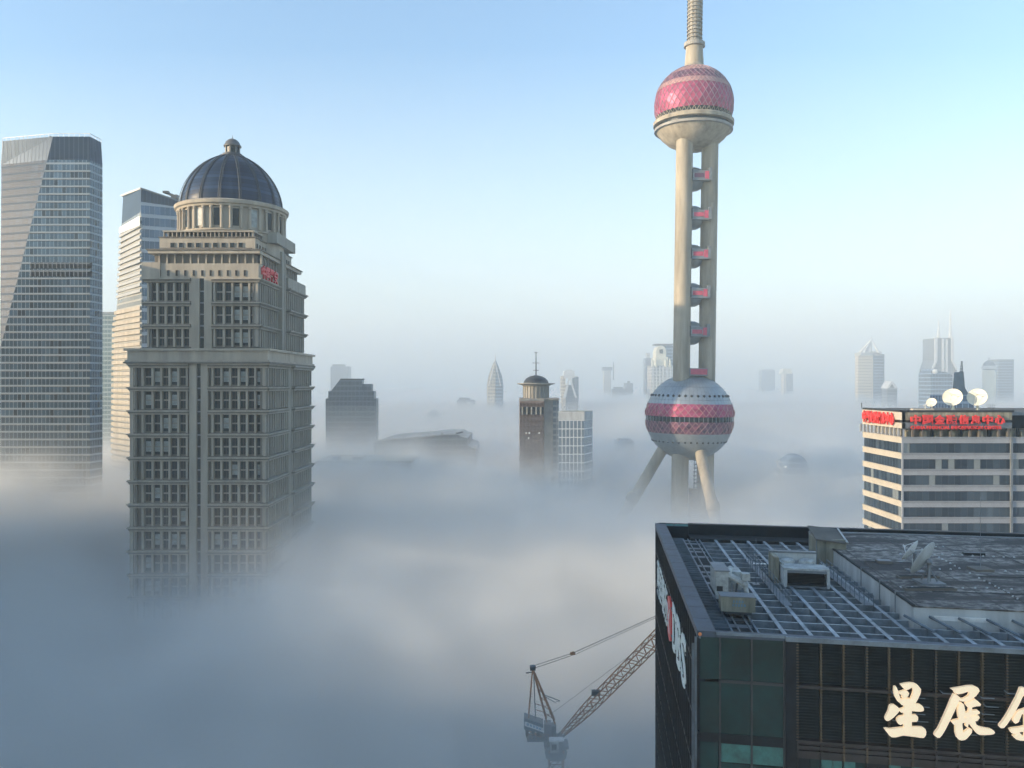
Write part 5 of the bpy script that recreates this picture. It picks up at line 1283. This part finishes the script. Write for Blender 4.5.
for px, tip in ((938.5, 319.5), (950.4, 309.5)):
    M.tube(P(px, 338, Y+8), P(px, (338+tip)/2+3, Y+8), 2.6, 'white', 1.5, 6); M.tube(P(px, (338+tip)/2+3, Y+8), P(px, tip, Y+8), 1.4, 'white', .7, 6)
    for s_ in (-1, 1): M.tube(P(px+s_*1.9, 338, Y+8), P(px, 329, Y+8), .6, 'white', .4, 5)
M.build('spire', t)
Y = 850; t = T('curved_blue_block', 'blue glass block with curved white shoulder in front of the twin spired tower', 941, Y)
M = MB(); XZ(M, [(931, 430), (931, 374), (932.5, 370.5), (935.5, 369), (938, 371), (945, 372), (952.2, 375), (952.2, 430)], Y, 26, cblue); M.build('body', t)
M = MB(); M.sphere(P(935, 371.5, Y-1), 2.6, 'white', 12, 8); bx(M, 931, 952, 430, None, Y+.5, 25, cblue); M.build('shoulder', t)
Y = 1150; t = T('domed_cream_tower', 'far cream cylinder tower with small dark dome and ring, near the right edge', 992.5, Y)
xc, yc = PX(992.7, Y), Y+9; r = PX(998.8, Y)-xc
M = MB(); M.lathe([(r*.8, 0), (r, PZ(384, Y)), (r, PZ(374, Y)), (r*.85, PZ(370, Y))], xc, yc, 24, 'dish'); M.build('shaft', t, smooth=True)
M = MB(); M.lathe([(r, PZ(369.2, Y)), (r*1.08, PZ(368.4, Y)), (r*1.08, PZ(366.2, Y)), (r, PZ(365.6, Y))], xc, yc, 24, 'white'); M.lathe([(r*.85, PZ(370, Y)), (r*.9, PZ(369.2, Y))], xc, yc, 24, 'dkmetal', caps=False)
M.lathe([(r*.92, PZ(365.6, Y)), (r*.8, PZ(362.8, Y)), (r*.4, PZ(360.8, Y)), (.2, PZ(360, Y))], xc, yc, 24, 'grey'); M.tube((xc, yc, PZ(360.5, Y)), (xc, yc, PZ(357, Y)), .5, 'grey'); M.build('cap', t)
Y = 1200; t = T('flat_topped_block', 'far flat topped grey blue block directly behind the domed cream tower', 1006, Y)
M = MB(); bx(M, 998.6, 1013.8, 361, None, Y, 25, cblue); M.build('shaft', t); M = MB(); bx(M, 998.2, 1014.1, 359.4, 361.1, Y-.5, 26, 'grey'); M.build('roof', t)
for px0, px1, py, Y, lab in ((330.5, 348, 366.5, 1350, 'very faint block peeping over the left of the mansard tower'), (457, 474, 400, 1000, 'faint flat block alone in haze above the curved hall'), (428, 441, 413, 950, 'faint low block in haze left of the lone flat block'), (618, 634, 441, 700, 'dim block in fog left of the lower sphere'), (0, 0, 0, 0, '')):
    if not Y: continue
    t = T('hazy_block', lab, px0, Y); M = MB(); bx(M, px0, px1, py, None, Y, 26, cgrey); M.build('shaft', t); M = MB(); bx(M, px0+2, px1-4, py-2.2, py, Y+4, 12, 'grey'); M.build('roof', t)

# ---------------------------------------------------------------- unseen blocks added outside the left edge to cast shade on facades and fog
gO = curtain('shade_block_glass', (.05, .07, .08), (.12, .15, .16), (.25, .24, .22), 3.8, 2.5, .3, .1, .2, .2)
for (x0, x1, y0, y1, h, lab) in ((-155, -80, 20, 100, 176, 'unseen tall glass block added beyond the left edge to shade the dark glass building'), (-300, -222, 20, 208, 99, 'unseen low glass block added beyond the left edge to shade the near fog'), (-300, -222, 214, 264, 173, 'unseen tall glass block added beyond the left edge to shade the domed tower')):
    t = thing('shade_block', lab, 'building', ((x0+x1)/2, (y0+y1)/2, 0))
    M = MB(); M.box(x0, x1, y0, y1, 0, h-3, gO); M.build('glazed_wall', t)
    M = MB(); M.box(x0-.5, x1+.5, y0-.5, y1+.5, h-3, h, 'grey'); M.build('roof', t)



# ------------------------------------------------------------------ air
HAZE_D = .00026
def volume_box(name, b, m):
    h = MB(); h.box(*b, m); o = h.build(name, kind='stuff'); return o
hm, n, b = nt('haze_air')
n.nodes.remove(b)
pv = n.nodes.new('ShaderNodeVolumePrincipled'); pv.inputs['Color'].default_value = (.82, .95, 1, 1)
pv.inputs['Density'].default_value = HAZE_D; pv.inputs['Anisotropy'].default_value = .05
L(n, pv.outputs[0], n.nodes['Material Output'].inputs['Volume'])
volume_box('haze', (-6600, 6600, -2600, 6600, -1, 345), hm)

fm, n, b = nt('fog_bank')
n.nodes.remove(b)
pv = n.nodes.new('ShaderNodeVolumePrincipled'); pv.inputs['Color'].default_value = (.975, .975, .94, 1)
pv.inputs['Anisotropy'].default_value = 0
tc = n.nodes.new('ShaderNodeTexCoord').outputs['Object']
sp = n.nodes.new('ShaderNodeSeparateXYZ'); L(n, tc, sp.inputs[0])
x_, y_, z_ = sp.outputs
def gauss(cx, cy, rx, ry, amp):
    dx = math_node(n, 'DIVIDE', math_node(n, 'SUBTRACT', x_, cx), rx); dy = math_node(n, 'DIVIDE', math_node(n, 'SUBTRACT', y_, cy), ry)
    r2 = math_node(n, 'ADD', math_node(n, 'MULTIPLY', dx, dx), math_node(n, 'MULTIPLY', dy, dy))
    return math_node(n, 'MULTIPLY', math_node(n, 'EXPONENT', math_node(n, 'MULTIPLY', r2, -1.)), amp)
mp = n.nodes.new('ShaderNodeMapping'); L(n, tc, mp.inputs[0]); mp.inputs['Scale'].default_value = (1, .8, 1.5)
n1 = noise(n, mp.outputs[0], 1/95., 2, .6, .0)
n2 = noise(n, mp.outputs[0], 1/27., 3, .66, .0)
top = math_node(n, 'ADD', 40., math_node(n, 'MULTIPLY', math_node(n, 'SUBTRACT', n1, .5), 42.))
top = math_node(n, 'ADD', top, math_node(n, 'MULTIPLY', math_node(n, 'SUBTRACT', n2, .5), 32.))
for gs in FOG_BUMPS: top = math_node(n, 'ADD', top, gauss(*gs))
e = math_node(n, 'EXPONENT', math_node(n, 'DIVIDE', math_node(n, 'SUBTRACT', top, z_), 7.5))
dn = math_node(n, 'MULTIPLY', math_node(n, 'MINIMUM', e, 1.1), .07)
L(n, dn, pv.inputs['Density'])
L(n, pv.outputs[0], n.nodes['Material Output'].inputs['Volume'])
fm.cycles.volume_step_rate = .34
volume_box('fog', (-800, 900, -300, 540, .5, 98), fm)
# beyond the river the bank is the same air, sampled in longer strides
ff, n, b = nt('far_fog_bank')
n.nodes.remove(b)
pv = n.nodes.new('ShaderNodeVolumePrincipled'); pv.inputs['Color'].default_value = (.95, .985, 1, 1); pv.inputs['Anisotropy'].default_value = 0
tc = n.nodes.new('ShaderNodeTexCoord').outputs['Object']
sp = n.nodes.new('ShaderNodeSeparateXYZ'); L(n, tc, sp.inputs[0])
n1 = noise(n, tc, 1/95., 1, .6, .0)
top = math_node(n, 'MULTIPLY_ADD', n1, 56., 14.)
top = math_node(n, 'MULTIPLY_ADD', ramp(n, sp.outputs[1], 600, 1000), 26., top)
e = math_node(n, 'EXPONENT', math_node(n, 'MULTIPLY', math_node(n, 'SUBTRACT', top, sp.outputs[2]), 1/6.))
veil = math_node(n, 'MULTIPLY', math_node(n, 'GREATER_THAN', sp.outputs[1], 575.), .00085)      # the same thin mist that lies above it
L(n, math_node(n, 'MULTIPLY_ADD', math_node(n, 'MINIMUM', e, 1.1), .08, veil), pv.inputs['Density'])
L(n, pv.outputs[0], n.nodes['Material Output'].inputs['Volume'])
ff.cycles.volume_step_rate = .3
volume_box('fog', (-2700, 2700, 540, 4300, .5, 98), ff)
mm_, n, b = nt('mist_veil')
n.nodes.remove(b)
pv = n.nodes.new('ShaderNodeVolumePrincipled'); pv.inputs['Color'].default_value = (.94, .985, 1, 1); pv.inputs['Anisotropy'].default_value = 0
pv.inputs['Density'].default_value = .00085                     # thin even mist over the river and beyond
L(n, pv.outputs[0], n.nodes['Material Output'].inputs['Volume'])
volume_box('mist', (-2700, 2700, 575, 4300, 98.05, 343), mm_)

# ------------------------------------------------------------------ light
AZ = (-.951, -.31); EL = 12.5
sd = Vector((AZ[0]*math.cos(R(EL)), AZ[1]*math.cos(R(EL)), math.sin(R(EL))))
w = bpy.data.worlds.new('World'); sc.world = w; w.use_nodes = True
wn = w.node_tree; bg = wn.nodes['Background']; sk = wn.nodes.new('ShaderNodeTexSky'); sk.sky_type = 'NISHITA'; sk.sun_disc = False
sk.sun_elevation = R(EL); sk.sun_rotation = math.atan2(AZ[0], AZ[1]); sk.air_density = 1.0; sk.dust_density = .5; sk.ozone_density = 1.0; sk.altitude = 100
_tc = wn.nodes.new('ShaderNodeTexCoord'); _sp = wn.nodes.new('ShaderNodeSeparateXYZ'); L(wn, _tc.outputs['Generated'], _sp.inputs[0])
_mul = wn.nodes.new('ShaderNodeMix'); _mul.data_type = 'RGBA'; _mul.blend_type = 'MULTIPLY'; _mul.inputs[0].default_value = 1   # a duller low sky, bluer overhead
L(wn, sk.outputs[0], _mul.inputs[6]); L(wn, mixc(wn, ramp(wn, _sp.outputs[2], .03, .42), (.66, .70, .745), (.85, .93, .99)), _mul.inputs[7])
L(wn, _mul.outputs[2], bg.inputs[0]); bg.inputs[1].default_value = .148
sl = bpy.data.lights.new('sun', 'SUN'); sl.energy = 3.3; sl.angle = R(.5); sl.color = (1, .78, .52)
so = bpy.data.objects.new('sun', sl); C.objects.link(so); so.rotation_euler = sd.to_track_quat('Z', 'Y').to_euler(); so.location = (-500, -200, 400)

cd = bpy.data.cameras.new('camera'); cam = bpy.data.objects.new('camera', cd); C.objects.link(cam)
cam.location = (0, 0, CAMZ); cam.rotation_euler = (R(90), 0, 0); cd.sensor_width = 36; cd.lens = 36*F/1024; cd.clip_start = .5; cd.clip_end = 20000
sc.camera = cam
sc.view_settings.view_transform = 'Standard'; sc.view_settings.look = 'None'; sc.view_settings.gamma = 1; sc.view_settings.exposure = EXPO
sc.cycles.volume_bounces = 2; sc.cycles.max_bounces = 4; sc.cycles.volume_max_steps = 1024; sc.cycles.volume_step_rate = 1
sc.cycles.use_denoising = True; sc.cycles.time_limit = 900
sc.cycles.use_adaptive_sampling = True; sc.cycles.adaptive_threshold = .1
